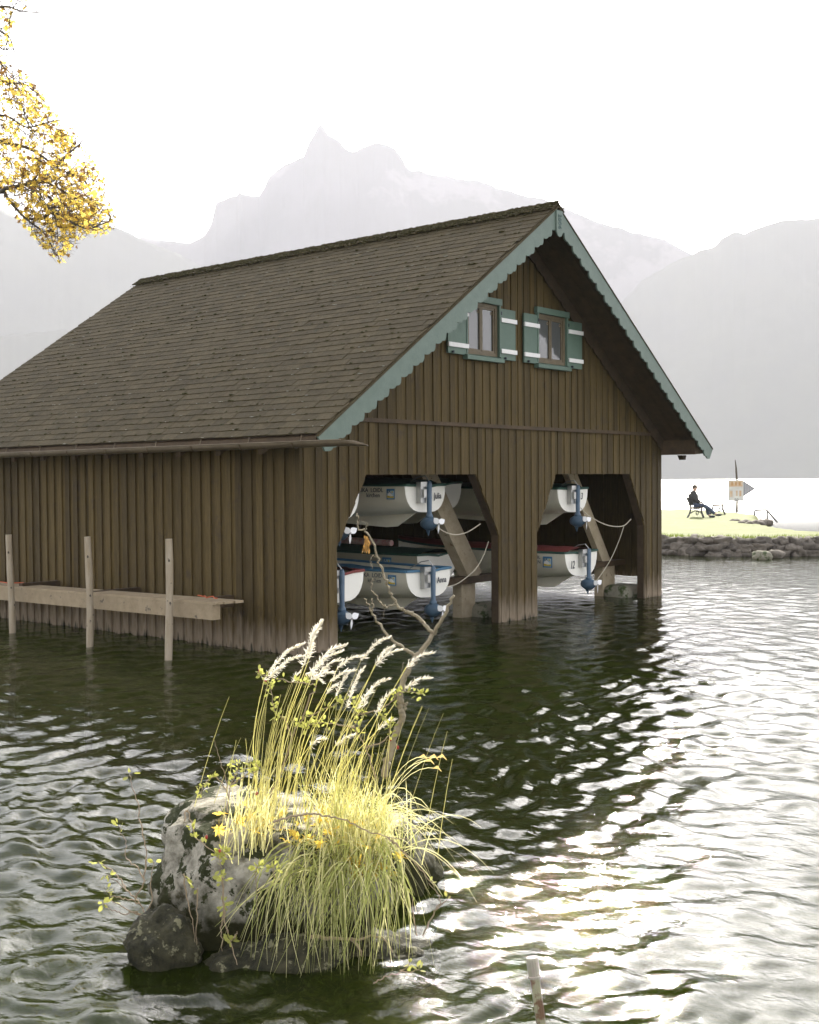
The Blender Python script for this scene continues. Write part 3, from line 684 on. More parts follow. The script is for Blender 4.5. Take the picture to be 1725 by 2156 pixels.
def sticker(B, x, y, z, s):
    q = MB().bb((x-.002, y-s/2, z-s/2), (x, y+s/2, z+s/2)).build('sticker', M_STB, B)
    MB().bb((x-.004, y-s*.40, z-s*.40), (x-.0022, y+s*.40, z+s*.32)).build('sticker_field', mat('sticker_sky', (.45, .6, .66), .5), q)
    MB().prism([(x-.0062, y+s*.38, z-s*.1), (x-.0062, y+s*.12, z+s*.2), (x-.0062, y-.05*s, z+.05*s), (x-.0062, y-s*.38, z-s*.2), (x-.0062, y-s*.38, z-s*.28), (x-.0062, y+s*.38, z-s*.28)], (.002, 0, 0)).build('sticker_hill', M_WHITE, q)
    MB().prism([(x-.0082, y+s*.4, z-s*.36), (x-.0082, y+s*.4, z-s*.12), (x-.0082, y-.05*s, z-.22*s), (x-.0082, y-s*.4, z-s*.18), (x-.0082, y-s*.4, z-s*.36)], (.0018, 0, 0)).build('sticker_shore', M_STY, q)
    MB().tube([(x-.0045, y-s*.22, z+s*.2), (x-.0065, y-s*.22, z+s*.2)], s*.09, 8).build('sticker_sun', M_STY, q)
    o = text('letters', 'EA', s*.34, M_INK, q, T((x-.0072, y+s*.38, z+.12*s)) @ SIDE)
# transoms measured at y = .4 (.5 for the upper left ones)
b1 = hull('rowing_boat', .42, 3.01, 2.125, .95, .40, m=M_HULL, label='white electric boat named Julia with dark green cover, hanging high in the left bay')
motor(b1, -.11, .0, k=1.0); text('name_julia', 'Julia', .125, M_INK, b1, T((.16, -.04, -.20)) @ FRONT, .85, bold=.0015)
b2 = hull('rowing_boat', .40, 3.05, .87, 1.05, .40, cover=M_BLUE, trim=M_BLUE, open_=True, label='white electric boat named Anna with blue deck, hanging low in the left bay')
motor(b2, -.10, .01, k=1.05); text('name_anna', 'Anna', .125, M_INK, b2, T((.15, -.04, -.20)) @ FRONT, .85, bold=.0015)
b3 = hull('rowing_boat', .38, 1.10, .955, 1.0, .40, cover=M_RED, trim=M_RED, label='white boat with dark red cover behind the left corner pillar, lower row')
motor(b3, -.12, .0, k=1.05)
b4 = hull('rowing_boat', .45, 1.10, 2.06, 1.0, .40, label='white boat mostly hidden by the left corner pillar, upper row')
motor(b4, -.06, .0)
b5 = hull('rowing_boat', .35, 6.95, 2.035, .98, .41, label='white electric boat number 3 hanging high in the right bay', trim=M_GREEN)
motor(b5, -.09, .0); text('number_3', '3', .16, M_INK, b5, T((.20, -.04, -.19)) @ FRONT, .8, bold=.002, shear=.2)
b6 = hull('rowing_boat', .35, 7.22, .925, 1.06, .42, cover=M_RED, label='white electric boat number 12 with red deck hanging low in the right bay', trim=M_GREEN)
motor(b6, -.01, .0); text('number_12', '12', .19, M_INK, b6, T((-.42, -.04, -.27)) @ FRONT, .75, bold=.002, shear=.2)
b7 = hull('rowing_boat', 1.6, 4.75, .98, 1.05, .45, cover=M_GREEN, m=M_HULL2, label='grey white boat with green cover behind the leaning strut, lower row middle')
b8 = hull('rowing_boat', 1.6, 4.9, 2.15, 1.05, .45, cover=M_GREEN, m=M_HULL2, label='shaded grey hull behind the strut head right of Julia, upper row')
text('hull_mark', 'FRAU', .10, M_INK, b8, T((-.556, .62, -.13)) @ SIDE)
b9 = hull('rowing_boat', 3.2, 2.0, 1.15, .95, .42, cover=M_HULL, m=M_HULL, label='white hull deeper inside behind Anna, only its pale side showing')
for B, w_ in ((b1, .95), (b2, 1.05)):
    x = -w_/2-.058
    sidetext(B, x+.012, .37, -.095, .088, 'NIKA  LOIDL', 'lettering_upper'); sidetext(B, x+.012, .44, -.17, .088, 'kirchen', 'lettering_lower'); sticker(B, x+.026, .235, -.125, .155)
sticker(b6, -.562, .33, -.16, .19); sidetext(b6, -.576, .47, -.11, .085, 'LOIDL', 'lettering_upper'); sidetext(b6, -.576, .47, -.19, .085, 'KIRCHEN', 'lettering_lower')
sticker(b7, -.578, .6, -.15, .2)
# red and white fender roll on the green cover
MB().tube([(4.3, 2.2, 1.16), (4.35, 3.0, 1.17), (4.4, 4.2, 1.19)], [.05, .06, .05], 8).build('rolled_fender', mat('red_white', (.5, .12, .1), .6, scale=9, col2=(.7, .66, .6), coord='World'), label='red and white rolled fender lying on the green covered boat', cat='fender')
# ropes inside
def rope(pts, r, lab, m=M_ROPE): MB().tube(spline(pts, 6), r, 5).build('rope', m, label=lab, cat='rope')
rope([wax(1026, 1100, 1, .25), wax(1040, 1116, 1, .28), wax(1055, 1124, 1, .3), wax(985+0, 1126, 1, .3)][:0] or [wax(919, 1108, 1, .22), wax(937, 1120, 1, .22), wax(960, 1126, 1, .22), wax(985, 1120, 1, .2), wax(1012, 1103, 1, .15)], .008, 'pale rope slung from the upper left bay motor to the frame')
rope([wax(940, 1236, 1, .22), wax(965, 1228, 1, .2), wax(1000, 1200, 1, .18), wax(1018, 1170, 1, .16), wax(1029, 1140, 1, .14)], .006, 'thin rope rising from the lower left bay to its right jamb')
rope([wax(1223, 1069, 1, .25), wax(1237, 1084, 1, .25), wax(1252, 1093, 1, .25), wax(1269, 1102, 1, .22), wax(1290, 1108, 1, .2), wax(1313, 1107, 1, .18), wax(1329, 1093, 1, .15)], .009, 'pale kinked rope crossing the strut in the right bay')
rope([wax(1248, 1231, 1, .2), wax(1262, 1215, 1, .2), wax(1285, 1180, 1, .18), wax(1303, 1140, 1, .18), wax(1314, 1108, 1, .17)], .006, 'thin taut rope running down to the number 12 motor')

# ---------------------------------------------------------------- island with lawn, stone bank, benches, person, sign, rail
outl = [(20.9, 6.6), (20.65, 4.5), (21.2, 3.5), (21.9, 2.6), (22.9, 1.6), (23.8, .2), (24.6, -2), (25.2, -6), (27.4, -6), (27.0, -2), (26.3, 1.0), (26.2, 2.6), (26.7, 4.1), (28.6, 5.7), (31, 7.3), (33.5, 8.5), (37, 10.2), (41.3, 12.0), (44, 14), (47, 16.6), (48.5, 19), (47, 21.5), (40, 23), (28, 20), (22, 15), (20.8, 10)]
from mathutils.geometry import tessellate_polygon
def island():
    # fine grid clipped to the outline, edge dropping into the water
    import itertools
    P = np.array(outl); xs = np.arange(19, 50, .35); ys = np.arange(-6.5, 24, .35); X, Y = np.meshgrid(xs, ys)
    D = np.full(X.shape, 1e9); ins = np.zeros(X.shape, bool)
    for i in range(len(P)):
        a, b = P[i], P[(i+1) % len(P)]; ab = b-a; t = np.clip(((X-a[0])*ab[0]+(Y-a[1])*ab[1])/(ab@ab), 0, 1)
        D = np.minimum(D, np.hypot(X-a[0]-t*ab[0], Y-a[1]-t*ab[1]))
        c = ((a[1] > Y) != (b[1] > Y)) & (X < (b[0]-a[0])*(Y-a[1])/((b[1]-a[1]) or 1e-9)+a[0]); ins ^= c
    sd_ = np.where(ins, D, -D)
    Z = np.where(sd_ > 0, .46+.06*np.clip(sd_, 0, 1), .46+sd_*2.2); Z = np.maximum(Z, -1.2)+.03*fbm(X, Y, .8, 3)*(sd_ > -.2)
    return grid_obj('lawn', X, Y, Z, M_GRASS, kind='structure')
island()
SB = empty('stone_bank', (21, 4, 0), label='dark rubble stone bank holding the lawn above the lake', cat='embankment')
P = [Vector((x, y, 0)) for x, y in outl]; front = [P[-1]]+P[0:8]
seglen = [(front[i+1]-front[i]).length for i in range(len(front)-1)]; tot = sum(seglen)
k = 0
for row, (zc, offs) in enumerate(((.02, -.34), (.2, -.22), (.37, -.08))):
    s = random.random()*.3
    while s < tot:
        d = s; i = 0
        while d > seglen[i]: d -= seglen[i]; i += 1
        a, b = front[i], front[i+1]; t = (b-a).normalized(); nrm = Vector((t.y, -t.x, 0))
        if nrm.dot(Vector((-1, -1, 0))) < 0: nrm = -nrm
        L_ = random.uniform(.22, .55); p = a+t*d-nrm*offs-Vector((21, 4, 0))
        rocky('stone', (p.x, p.y, zc+random.uniform(-.05, .05)), (L_*1.25, random.uniform(.4, .6), random.uniform(.22, .36)), k, M_STONE, SB, sub=3, amp=.62, squash=.8, rot=math.atan2(t.y, t.x)+random.uniform(-.3, .3)); k += 1
        s += L_*.8
for (px, py, s_, lab) in ((1609, 1178, .55, 'pale rounded stone lying in the water at the foot of the bank'), (1638, 1175, .5, 'low dark stone in the water right of the pale rounded one'), (1455, 1160, .9, 'large tilted slab leaning on the bank near the boathouse')):
    p = wax(px, py, 2, 0.0); rocky('stone', p+Vector((.1, .1, .08)), (s_, s_*.8, s_*.6), k+3, M_FOOT if s_ == .55 else M_STONE, sub=3, amp=.2, label=lab, cat='stone', rot=k); k += 1
for i in range(9):   # stones round the notch at the lawn's tip
    p = wax(1545+i*9+random.uniform(-5, 5), 1099+random.uniform(-3, 3), 2, .5); rocky('stone', p-Vector((21, 4, .08)), (random.uniform(.3, .6), .4, .34), 50+i, M_STONE, SB, sub=2, amp=.3, rot=i)
mb = MB()
for i in range(2600):   # grass fringe along the lip of the bank
    s = random.random()*tot; d = s; j = 0
    while d > seglen[j]: d -= seglen[j]; j += 1
    a, b = front[j], front[j+1]; t = (b-a).normalized(); nrm = Vector((-t.y, t.x, 0))
    if nrm.dot(Vector((1, 1, 0))) < 0: nrm = -nrm
    p = a+t*d+nrm*random.uniform(-.18, .5); h = random.uniform(.05, .13); p.z = .47
    q = p+Vector((random.uniform(-.08, .04), random.uniform(-.08, .04), h)); mb.ribbon([p, q], [.02, .004], (random.uniform(-1, 1), random.uniform(-1, 1), .1))
mb.build('bank_grass', mat('fringe', (.17, .22, .04), .8, transl=.4, spec=.2), kind='stuff', label='short grass fringe hanging over the lip of the stone bank', cat='grass')

IRON = mat('cast_iron', (.02, .02, .018), .5)
def bench(loc, rz, label):
    B = empty('park_bench', loc, rz, label, 'bench', 'park benches on the lawn')
    for s in (-.75, .75):
        g = MB()
        g.tube(spline([(.32, s, 0), (.26, s, .14), (.22, s, .30), (.25, s, .42)], 4), .032, 6)
        g.tube(spline([(-.36, s, 0), (-.27, s, .16), (-.22, s, .40), (-.28, s, .62), (-.38, s, .86)], 4), .032, 6)
        g.tube([(-.24, s, .40), (.25, s, .42)], .02, 6)
        g.tube(spline([(-.27, s, .60), (0, s, .68), (.22, s, .66), (.30, s, .56), (.24, s, .47), (.15, s, .52), (.19, s, .59)], 4), .018, 6)
        g.tube([(.05*math.cos(t)+.05, s, .2+.08*math.sin(t)) for t in np.linspace(0, 6.28, 12)], .014, 5)
        g.tube(spline([(-.24, s, .18), (0, s, .30), (.22, s, .2)], 4), .014, 5)
        g.build('bench_end', IRON, B)
    for i in range(4): MB().box((-.17+.125*i, 0, .435), (.09, 1.66, .03)).build('seat_slat', M_SLAT, B)
    for i, (x, z) in enumerate(((-.29, .58), (-.33, .70), (-.37, .82))): MB().box((x, 0, z), (.025, 1.66, .085), Matrix.Rotation(R(-14), 3, 'Y')).build('back_slat', M_SLAT, B)
    return B
M_SLAT = mat('bench_slat', (.10, .065, .04), .6, scale=6, col2=(.15, .1, .06))
rd = math.atan2(rt[1], rt[0])
pb1 = wax(1466, 1090, 2, .5); pb1.z = .51
bench(pb1, rd-R(14), 'iron and wood bench with the seated person on the lawn')
pb2 = wax(1512, 1083, 2, .5); pb2.z = .51
bench(pb2, rd-R(14), 'empty iron bench on the lawn between the person and the sign')
# person, seated, facing screen-right
def skin(name, pts, edges, rad, m, parent, sub=2):
    me = bpy.data.meshes.new(name); me.from_pydata(pts, edges, []); o = bpy.data.objects.new(name, me); COL.objects.link(o)
    md = o.modifiers.new('skin', 'SKIN'); me.skin_vertices[0].data[0].use_root = True
    for i, r_ in enumerate(rad): me.skin_vertices[0].data[i].radius = (r_, r_) if not hasattr(r_, '__len__') else r_
    sb_ = o.modifiers.new('sub', 'SUBSURF'); sb_.levels = sub; sb_.render_levels = sub
    dg = bpy.context.evaluated_depsgraph_get(); dg.update(); m2 = bpy.data.meshes.new_from_object(o.evaluated_get(dg)); bpy.data.objects.remove(o)
    m2.materials.clear(); m2.materials.append(m); m2.polygons.foreach_set('use_smooth', [True]*len(m2.polygons)); m2.name = name
    return link(name, m2, parent)
PE = empty('person', pb1+Vector((0, 0, 0)), rd-R(14), 'person in dark jacket and jeans sitting sideways on the bench with legs stretched out', 'person')
J = {'pel': (-.08, -.3, .53), 'sp': (-.12, -.3, .78), 'ch': (-.12, -.3, .98), 'nk': (-.08, -.3, 1.12), 'hd': (-.03, -.3, 1.24), 'ht': (-.04, -.3, 1.33),
     'sl': (-.12, -.50, 1.02), 'el': (-.05, -.56, .77), 'wl': (.17, -.44, .66), 'hl': (.25, -.42, .64), 'sr': (-.12, -.10, 1.02), 'er': (-.05, -.05, .77), 'wr': (.17, -.18, .67), 'hr': (.25, -.22, .65),
     'pl': (.0, -.40, .53), 'kl': (.40, -.42, .50), 'al': (.78, -.36, .16), 'fl': (.94, -.36, .12), 'pr': (.0, -.20, .53), 'kr': (.42, -.2, .50), 'ar': (.52, -.22, .10), 'fr': (.68, -.24, .05)}
def sk(names, edges, rad, name, m):
    idx = {n_: i for i, n_ in enumerate(names)}
    return skin(name, [J[n_] for n_ in names], [(idx[a], idx[b]) for a, b in edges], rad, m, PE)
M_SKIN = mat('skin', (.5, .32, .24), .6); M_JKT = mat('jacket', (.035, .035, .035), .85, scale=20, col2=(.055, .05, .05)); M_JEAN = mat('jeans', (.06, .08, .13), .9, scale=30, col2=(.09, .11, .16)); M_HAIR = mat('hair', (.09, .07, .05), .8)
E0 = [('pel', 'sp'), ('sp', 'ch'), ('ch', 'nk'), ('nk', 'hd'), ('hd', 'ht'), ('ch', 'sl'), ('sl', 'el'), ('el', 'wl'), ('wl', 'hl'), ('ch', 'sr'), ('sr', 'er'), ('er', 'wr'), ('wr', 'hr'), ('pel', 'pl'), ('pl', 'kl'), ('kl', 'al'), ('al', 'fl'), ('pel', 'pr'), ('pr', 'kr'), ('kr', 'ar'), ('ar', 'fr')]
rb = {'pel': .13, 'sp': .12, 'ch': .13, 'nk': .055, 'hd': .11, 'ht': .085, 'sl': .06, 'el': .045, 'wl': .03, 'hl': .035, 'sr': .06, 'er': .045, 'wr': .03, 'hr': .035, 'pl': .08, 'kl': .06, 'al': .04, 'fl': .04, 'pr': .08, 'kr': .06, 'ar': .04, 'fr': .04}
sk(list(J), E0, [rb[n_] for n_ in J], 'body', M_SKIN)
jn = ['sp', 'pel', 'ch', 'nk', 'sl', 'el', 'wl', 'sr', 'er', 'wr']
sk(jn, [('pel', 'sp'), ('sp', 'ch'), ('ch', 'nk'), ('ch', 'sl'), ('sl', 'el'), ('el', 'wl'), ('ch', 'sr'), ('sr', 'er'), ('er', 'wr')], [.23, .25, .25, .11, .15, .11, .08, .15, .11, .08], 'jacket', M_JKT)
tn = ['pel', 'pl', 'kl', 'al', 'pr', 'kr', 'ar']
sk(tn, [('pel', 'pl'), ('pl', 'kl'), ('kl', 'al'), ('pel', 'pr'), ('pr', 'kr'), ('kr', 'ar')], [.17, .12, .095, .075, .12, .095, .075], 'trousers', M_JEAN)
rocky('hair', (-.055, -.3, 1.30), (.23, .2, .22), 2, M_HAIR, PE, sub=2, amp=.05)
rocky('nose', (.065, -.3, 1.245), (.05, .03, .04), 2, M_SKIN, PE, sub=1, amp=.02)
for a in ('fl', 'fr'): rocky('shoe', Vector(J[a])+Vector((-.02, 0, -.0)), (.27, .11, .11), 2, M_INK, PE, sub=2, amp=.05)
# sign
sp_ = wax(1552, 1076, 2, .5); sp_.z = .5
SG = empty('lake_sign', sp_, rd-R(90)+R(90), 'weathered white and orange notice board with a grey arrow point on a crooked pole', 'sign')
dsg = (Vector(sp_)-Vector(CAM)).dot(Vector(fw)); u_ = dsg/FPX
def sg(px, py, y=0): return ((px-1552)*u_, y, (1076-py)*u_)
MB().tube([sg(1552, 1079), sg(1552.5, 1050), sg(1552, 1010), sg(1551, 995), sg(1550.3, 984), sg(1548.5, 968)], [.06, .055, .05, .05, .04, .015], 7).build('pole', M_BARK, SG)
MB().bb(sg(1533, 1055, -.09), sg(1565, 1010.5, -.06)).build('panel', mat('sign_white', (.8, .78, .72), .6, scale=2, col2=(.5, .48, .44)), SG)
M_OR = mat('sign_orange', (.55, .33, .16), .6, scale=4, col2=(.62, .5, .36), contrast=.3)
MB().bb(sg(1535, 1024.5, -.096), sg(1563, 1012.5, -.0905)).build('orange_strip', M_OR, SG)
MB().bb(sg(1536, 1046, -.096), sg(1542, 1033, -.0905)).bb(sg(1549, 1044, -.096), sg(1552.5, 1033, -.0905)).bb(sg(1556, 1045, -.096), sg(1560.5, 1033, -.0905)).build('orange_mark', M_OR, SG)
for i in range(3): MB().bb(sg(1539+i*8, 1022, -.10), sg(1543+i*8, 1015, -.0965)).build('faded_mark', mat('faded', (.5, .28, .12), .7), SG)
text('number_50', '50', 9*u_, M_INK, SG, T(sg(1545.5, 1055.5, -.094)) @ FRONT)
M_AR = mat('arrow_grey', (.28, .28, .29), .6)
for i in range(5):
    a = 1565.5+i*5; b = a+4.6; f = lambda x: (1591-x)/25.5*16.5
    MB().prism([sg(a, 1029-f(a), -.03), sg(b, 1029-f(b), -.03), sg(b, 1029+f(b), -.03), sg(a, 1029+f(a), -.03)], (0, -.03, 0)).build('arrow_board', M_AR, SG)
# hand rail at the bathing steps
pr_ = wax(1590, 1086, 2, .45); ur = (Vector(pr_)-Vector(CAM)).dot(Vector(fw))/FPX
HRl = empty('hand_rail', pr_, rd, 'thin bent metal hand rail at the bathing steps on the lawn edge', 'rail')
def hr(px, py, y=0): return ((px-1590)*ur, y, (1086-py)*ur)
q = MB(); q.tube([hr(1589, 1086), hr(1589, 1076), hr(1591, 1074.5), hr(1613, 1073.5), hr(1615, 1074), hr(1633, 1100, -.3)], .036, 6); q.build('rail_tube', IRON, HRl)
MB().tube([hr(1616, 1075, 0), hr(1616, 1102, 0)], .032, 6).build('rail_post', IRON, HRl)

# ---------------------------------------------------------------- boulder with grasses in the foreground
fwh = Vector((math.cos(YAW), math.sin(YAW), 0)); rth = Vector((math.sin(YAW), -math.cos(YAW), 0))
def loc(l, d, z): return Vector((CAM[0], CAM[1], 0))+rth*l+fwh*d+Vector((0, 0, z))    # lateral, distance, height in metres from under the camera
def rockmat():
    m = mat('limestone', (.06, .054, .030), .95, scale=8, col2=(.50, .47, .38), bump=1, bscale=26, coord='World', contrast=.27, spec=.2, spots=((.035, .04, .015), 5.5, .515, .03))
    t = m.node_tree; N = t.nodes; L = t.links; b = N['Principled BSDF']      # algae band the waves keep wet
    g = N.new('ShaderNodeNewGeometry'); sx = N.new('ShaderNodeSeparateXYZ'); L.new(g.outputs['Position'], sx.inputs[0])
    nz = N.new('ShaderNodeTexNoise'); nz.inputs['Scale'].default_value = 9; nz.inputs['Detail'].default_value = 6; L.new(g.outputs['Position'], nz.inputs[0])
    ad = N.new('ShaderNodeMath'); ad.operation = 'MULTIPLY_ADD'; ad.inputs[1].default_value = .35; L.new(nz.outputs[0], ad.inputs[0]); L.new(sx.outputs[2], ad.inputs[2])
    mr = N.new('ShaderNodeMapRange'); mr.inputs[1].default_value = .42; mr.inputs[2].default_value = .28; L.new(ad.outputs[0], mr.inputs[0])
    mx = N.new('ShaderNodeMix'); mx.data_type = 'RGBA'; mx.inputs[7].default_value = (.028, .028, .010, 1)
    old = b.inputs['Base Color'].links[0].from_socket; L.new(old, mx.inputs[6]); L.new(mr.outputs[0], mx.inputs[0]); L.new(mx.outputs[2], b.inputs['Base Color'])
    return m
M_ROCK = rockmat()
M_ROCKD = mat('wet_rock', (.010, .011, .004), .75, scale=12, col2=(.06, .055, .028), bump=1, bscale=34, coord='World', contrast=.28, spec=.3, spots=((.20, .19, .11), 17, .57, .05))
def boulder(c, d, seed, m, sub, amp, flat, name, label, rot=0):
    bm = bmesh.new(); bmesh.ops.create_icosphere(bm, subdivisions=sub, radius=1); off = Vector((seed*2.3, seed*1.1, seed))
    for v in bm.verts:
        q = v.co.copy(); f = 1+amp*.8*noise.fractal(q*.9+off, 1, 2, 3)
        q = Vector((math.copysign(abs(q.x)**.8, q.x), math.copysign(abs(q.y)**.8, q.y), math.copysign(abs(q.z)**.8, q.z)))*f
        q = Vector((q.x*d[0]/2, q.y*d[1]/2, q.z*d[2]/2))
        cr = noise.ridged_multi_fractal(q*3.0+off, .9, 2.1, 5, 1, 2)
        vr = noise.voronoi(q*4.5+off)[0]
        nn = v.co.normalized(); q += nn*(.045*(cr-1)+.05*(vr[1]-vr[0]-.25)+.018*noise.fractal(q*14+off, 1, 2, 4)+.012*noise.fractal(q*40+off, 1, 2, 3))
        top = flat(q.x) if callable(flat) else flat
        if q.z > top: q.z = top+(q.z-top)*.22
        v.co = q
    me = bpy.data.meshes.new(name); bm.to_mesh(me); bm.free(); me.materials.append(m)
    me.polygons.foreach_set('use_smooth', [True]*len(me.polygons))
    o = bpy.data.objects.new(name, me); COL.objects.link(o); o.location = c; o.rotation_euler = (0, 0, YAW-math.pi/2+rot)
    return tag(o, label=label, cat='rock')
BD = boulder(loc(-.70, 5.95, .0), (1.12, 1.0, 1.30), 4, M_ROCK, 6, .16, lambda x: .50-.10*max(0, x+.1), 'boulder', 'big grey lichened boulder in the lake crowned with yellow grass')
boulder(loc(-.98, 6.12, .02), (.62, .7, 1.2), 9, M_ROCK, 5, .14, .52, 'boulder', 'taller mossy shoulder rock at the left back of the grassy boulder')
boulder(loc(-.22, 6.45, -.02), (.75, .6, .78), 15, M_ROCK, 5, .14, .35, 'boulder', 'low shaded rock behind the right end of the grassy boulder')
boulder(loc(-1.155, 5.42, -.02), (.31, .32, .46), 22, M_ROCKD, 5, .12, .3, 'stone', 'small round dark stone in the water at the left foot of the boulder')
boulder(loc(-.62, 5.36, -.10), (.62, .30, .38), 27, M_ROCKD, 5, .15, .3, 'stone', 'low wet dark stone at the waterline below the boulder')
boulder(loc(-.22, 5.5, -.12), (.6, .34, .32), 31, M_ROCKD, 5, .15, .3, 'stone', 'half drowned dark stone at the right front foot of the boulder')

wind = rth*.55-fwh*.05
def top_h(l): return .50-.10*max(0, l+.66+.1)
def arch(base, tip, lift, n=6):
    base, tip = Vector(base), Vector(tip); c = base.lerp(tip, .5)+Vector((0, 0, lift))
    return [base*(1-t)**2+c*2*t*(1-t)+tip*t*t for t in np.linspace(0, 1, n)]
def Dm(x, y, d): return at(241.5+.44*x, 1242+.44*y, d)     # from the enlarged crop of the boulder
GT = empty('grass_tuft', loc(-.42, 5.75, .45), label='tall yellow grass tussock with white plumes growing on the boulder', cat='grass')
inv = -GT.location
# plume stalks and heads
heads = [(715, 430, 900, 262), (760, 400, 898, 320), (905, 360, 990, 160), (930, 330, 965, 180), (940, 390, 1100, 268), (945, 395, 1082, 300), (985, 390, 1080, 340), (1065, 375, 1175, 322), (1180, 335, 1310, 232), (1250, 360, 1365, 292), (1250, 350, 1330, 275), (1030, 440, 1145, 390), (1060, 510, 1120, 400), (1110, 560, 1190, 380), (1200, 510, 1310, 430), (1395, 370, 1520, 305), (1390, 470, 1510, 425), (1250, 590, 1330, 490), (1160, 570, 1220, 500), (1260, 670, 1340, 625), (935, 745, 1000, 715), (1060, 745, 1140, 700), (850, 440, 880, 400), (1010, 500, 1060, 460), (940, 430, 1040, 400), (915, 400, 990, 440), (1190, 560, 1225, 480), (740, 420, 800, 370)]
st = MB()
for i, (ax_, ay_, bx_, by_) in enumerate(heads):
    d = 5.75+random.uniform(-.16, .22)
    a = Dm(ax_, ay_, d); b = Dm(bx_, by_, d+.01)
    l0 = (min(1300, max(680, 620+(ax_-700)*.72+random.uniform(-40, 40)))); base = Dm(l0, 1010+random.uniform(-50, 90), d)
    pts = spline([base, base.lerp(a, .5)+Vector((0, 0, .02))-wind*.06, a], 6)
    st.tube([p+inv for p in pts], [.0027*(1-.5*j/len(pts)) for j in range(len(pts))], 4)
    h = MB(); ln = (b-a).length; sag = spline([a, a.lerp(b, .5)+Vector((0, 0, ln*.14)), b], 8); N_ = len(sag)
    h.tube([p+inv for p in sag], .002, 3)
    for k2 in range(int(230*ln/.16)):
        t = random.random(); p = sag[min(N_-1, int(t*N_))]; ww = (.023*(1-t)**.6+.006)*(1 if i not in (2, 3) else 1.35)
        dr = (sag[-1]-sag[0]).normalized()
        q = p+Vector((random.gauss(0, 1), random.gauss(0, 1), random.gauss(0, 1))).normalized()*ww*random.random()+dr*random.uniform(.006, .024)
        h.ribbon([p+inv, q+inv], [.0042, .0022], (random.uniform(-1, 1), random.uniform(-1, 1), random.uniform(-1, 1)))
    h.build('seed_head', M_PLUME, GT)
# more bare stalks
for i in range(150):
    l = random.choice((random.gauss(-.76, .07), random.gauss(-.30, .13), random.gauss(-.55, .2))); d = 5.78+random.uniform(-.25, .25); h = random.uniform(.25, .72)
    b = loc(l, d, top_h(l)-.04); lean = random.uniform(.05, .42)*h
    t_ = b+rth*lean+Vector((random.gauss(0, .03), random.gauss(0, .03), h)); st.tube([p+inv for p in arch(b, t_, h*.12, 6)], [.0019, .0017, .0015, .0013, .0011, .0008], 3)
st.build('stalk', M_STRAW, GT, kind='stuff')
bl = MB(); bg_ = MB()
for i in range(540):     # upright and arching straw-coloured blades
    left = random.random() < .32
    l = random.gauss(-.77, .06) if left else random.gauss(-.28, .12); d = (5.72 if left else 5.75)+random.gauss(0, .13); h = random.uniform(.12, .42)*(1 if not left else .8)
    b = loc(l, d, top_h(l)-.05); out = random.uniform(-.28, .22) if not left else random.uniform(-.12, .3)
    tp_ = b+rth*out*h*1.8+fwh*random.gauss(0, .12)+Vector((0, 0, h*random.uniform(.55, 1)))
    (bg_ if (not left and random.random() < .28) else bl).ribbon([p+inv for p in arch(b, tp_, h*.35, 6)], [.0048, .0048, .0042, .0034, .0024, .001], fwh.cross(Vector((0, 0, 1)))+Vector((0, 0, random.gauss(0, .4))))
for i in range(80):     # long ones drooping to the right
    l = random.gauss(-.25, .1); d = 5.75+random.gauss(0, .13); b = loc(l, d, top_h(l)-.04); rch = random.uniform(.15, .45)
    tip = b+rth*rch+fwh*random.gauss(0, .12)+Vector((0, 0, random.uniform(-.28, .12))); bl.ribbon([p+inv for p in arch(b, tip, random.uniform(.2, .5), 9)], [.004]*6+[.003, .002, .001], (0, 0, 1) if i % 2 else None)
for (x, y) in ((1480, 800), (1530, 800), (1570, 800), (1545, 855), (1510, 820)):
    b = loc(-.22, 5.72, .44); tip = Dm(x, y, 5.7); bl.ribbon([p+inv for p in arch(b, tip, .22, 9)], .003, (0, 0, 1))
bl.build('straw_blades', M_STRAW, GT, kind='stuff'); bg_.build('green_blades', M_BLADE, GT, kind='stuff')
bl = MB(); bs = MB()
cl = [(-.48, .10), (-.40, .0), (-.34, -.05), (-.28, .02), (-.22, .05), (-.16, .0)]     # (root position, lean) of the small clumps
for i in range(260):     # green and straw blades falling over the front of the rock
    cx_, ln_ = random.choice(cl); l = cx_+random.gauss(0, .03); q_ = random.random(); d = 5.43+.22*q_; b = loc(l, d, .33+.13*q_+random.uniform(-.03, .03)); sp2 = (cx_+.32)*1.3+random.gauss(-.05, .14)
    drop = random.uniform(.12, .50)*(1-.5*abs(sp2)); tip = loc(-.33+sp2*1.0, 5.26-random.uniform(-.05, .12), .43-drop)
    c = b+Vector((0, 0, random.uniform(.04, .24)))-fwh*.14+rth*sp2*random.uniform(.2, .7)
    pts = [b*(1-t)**2+c*2*t*(1-t)+tip*t*t for t in np.linspace(0, 1, 9)]
    (bs if random.random() < .33 else bl).ribbon([p+inv for p in pts], [.0075, .0078, .0075, .007, .0062, .0052, .004, .0025, .001], rth+Vector((0, 0, random.gauss(0, .5)))+fwh*random.gauss(0, .4))
bl.build('hanging_blades', M_BLADE, GT, kind='stuff'); bs.build('dry_hanging_blades', M_STRAW, GT, kind='stuff')

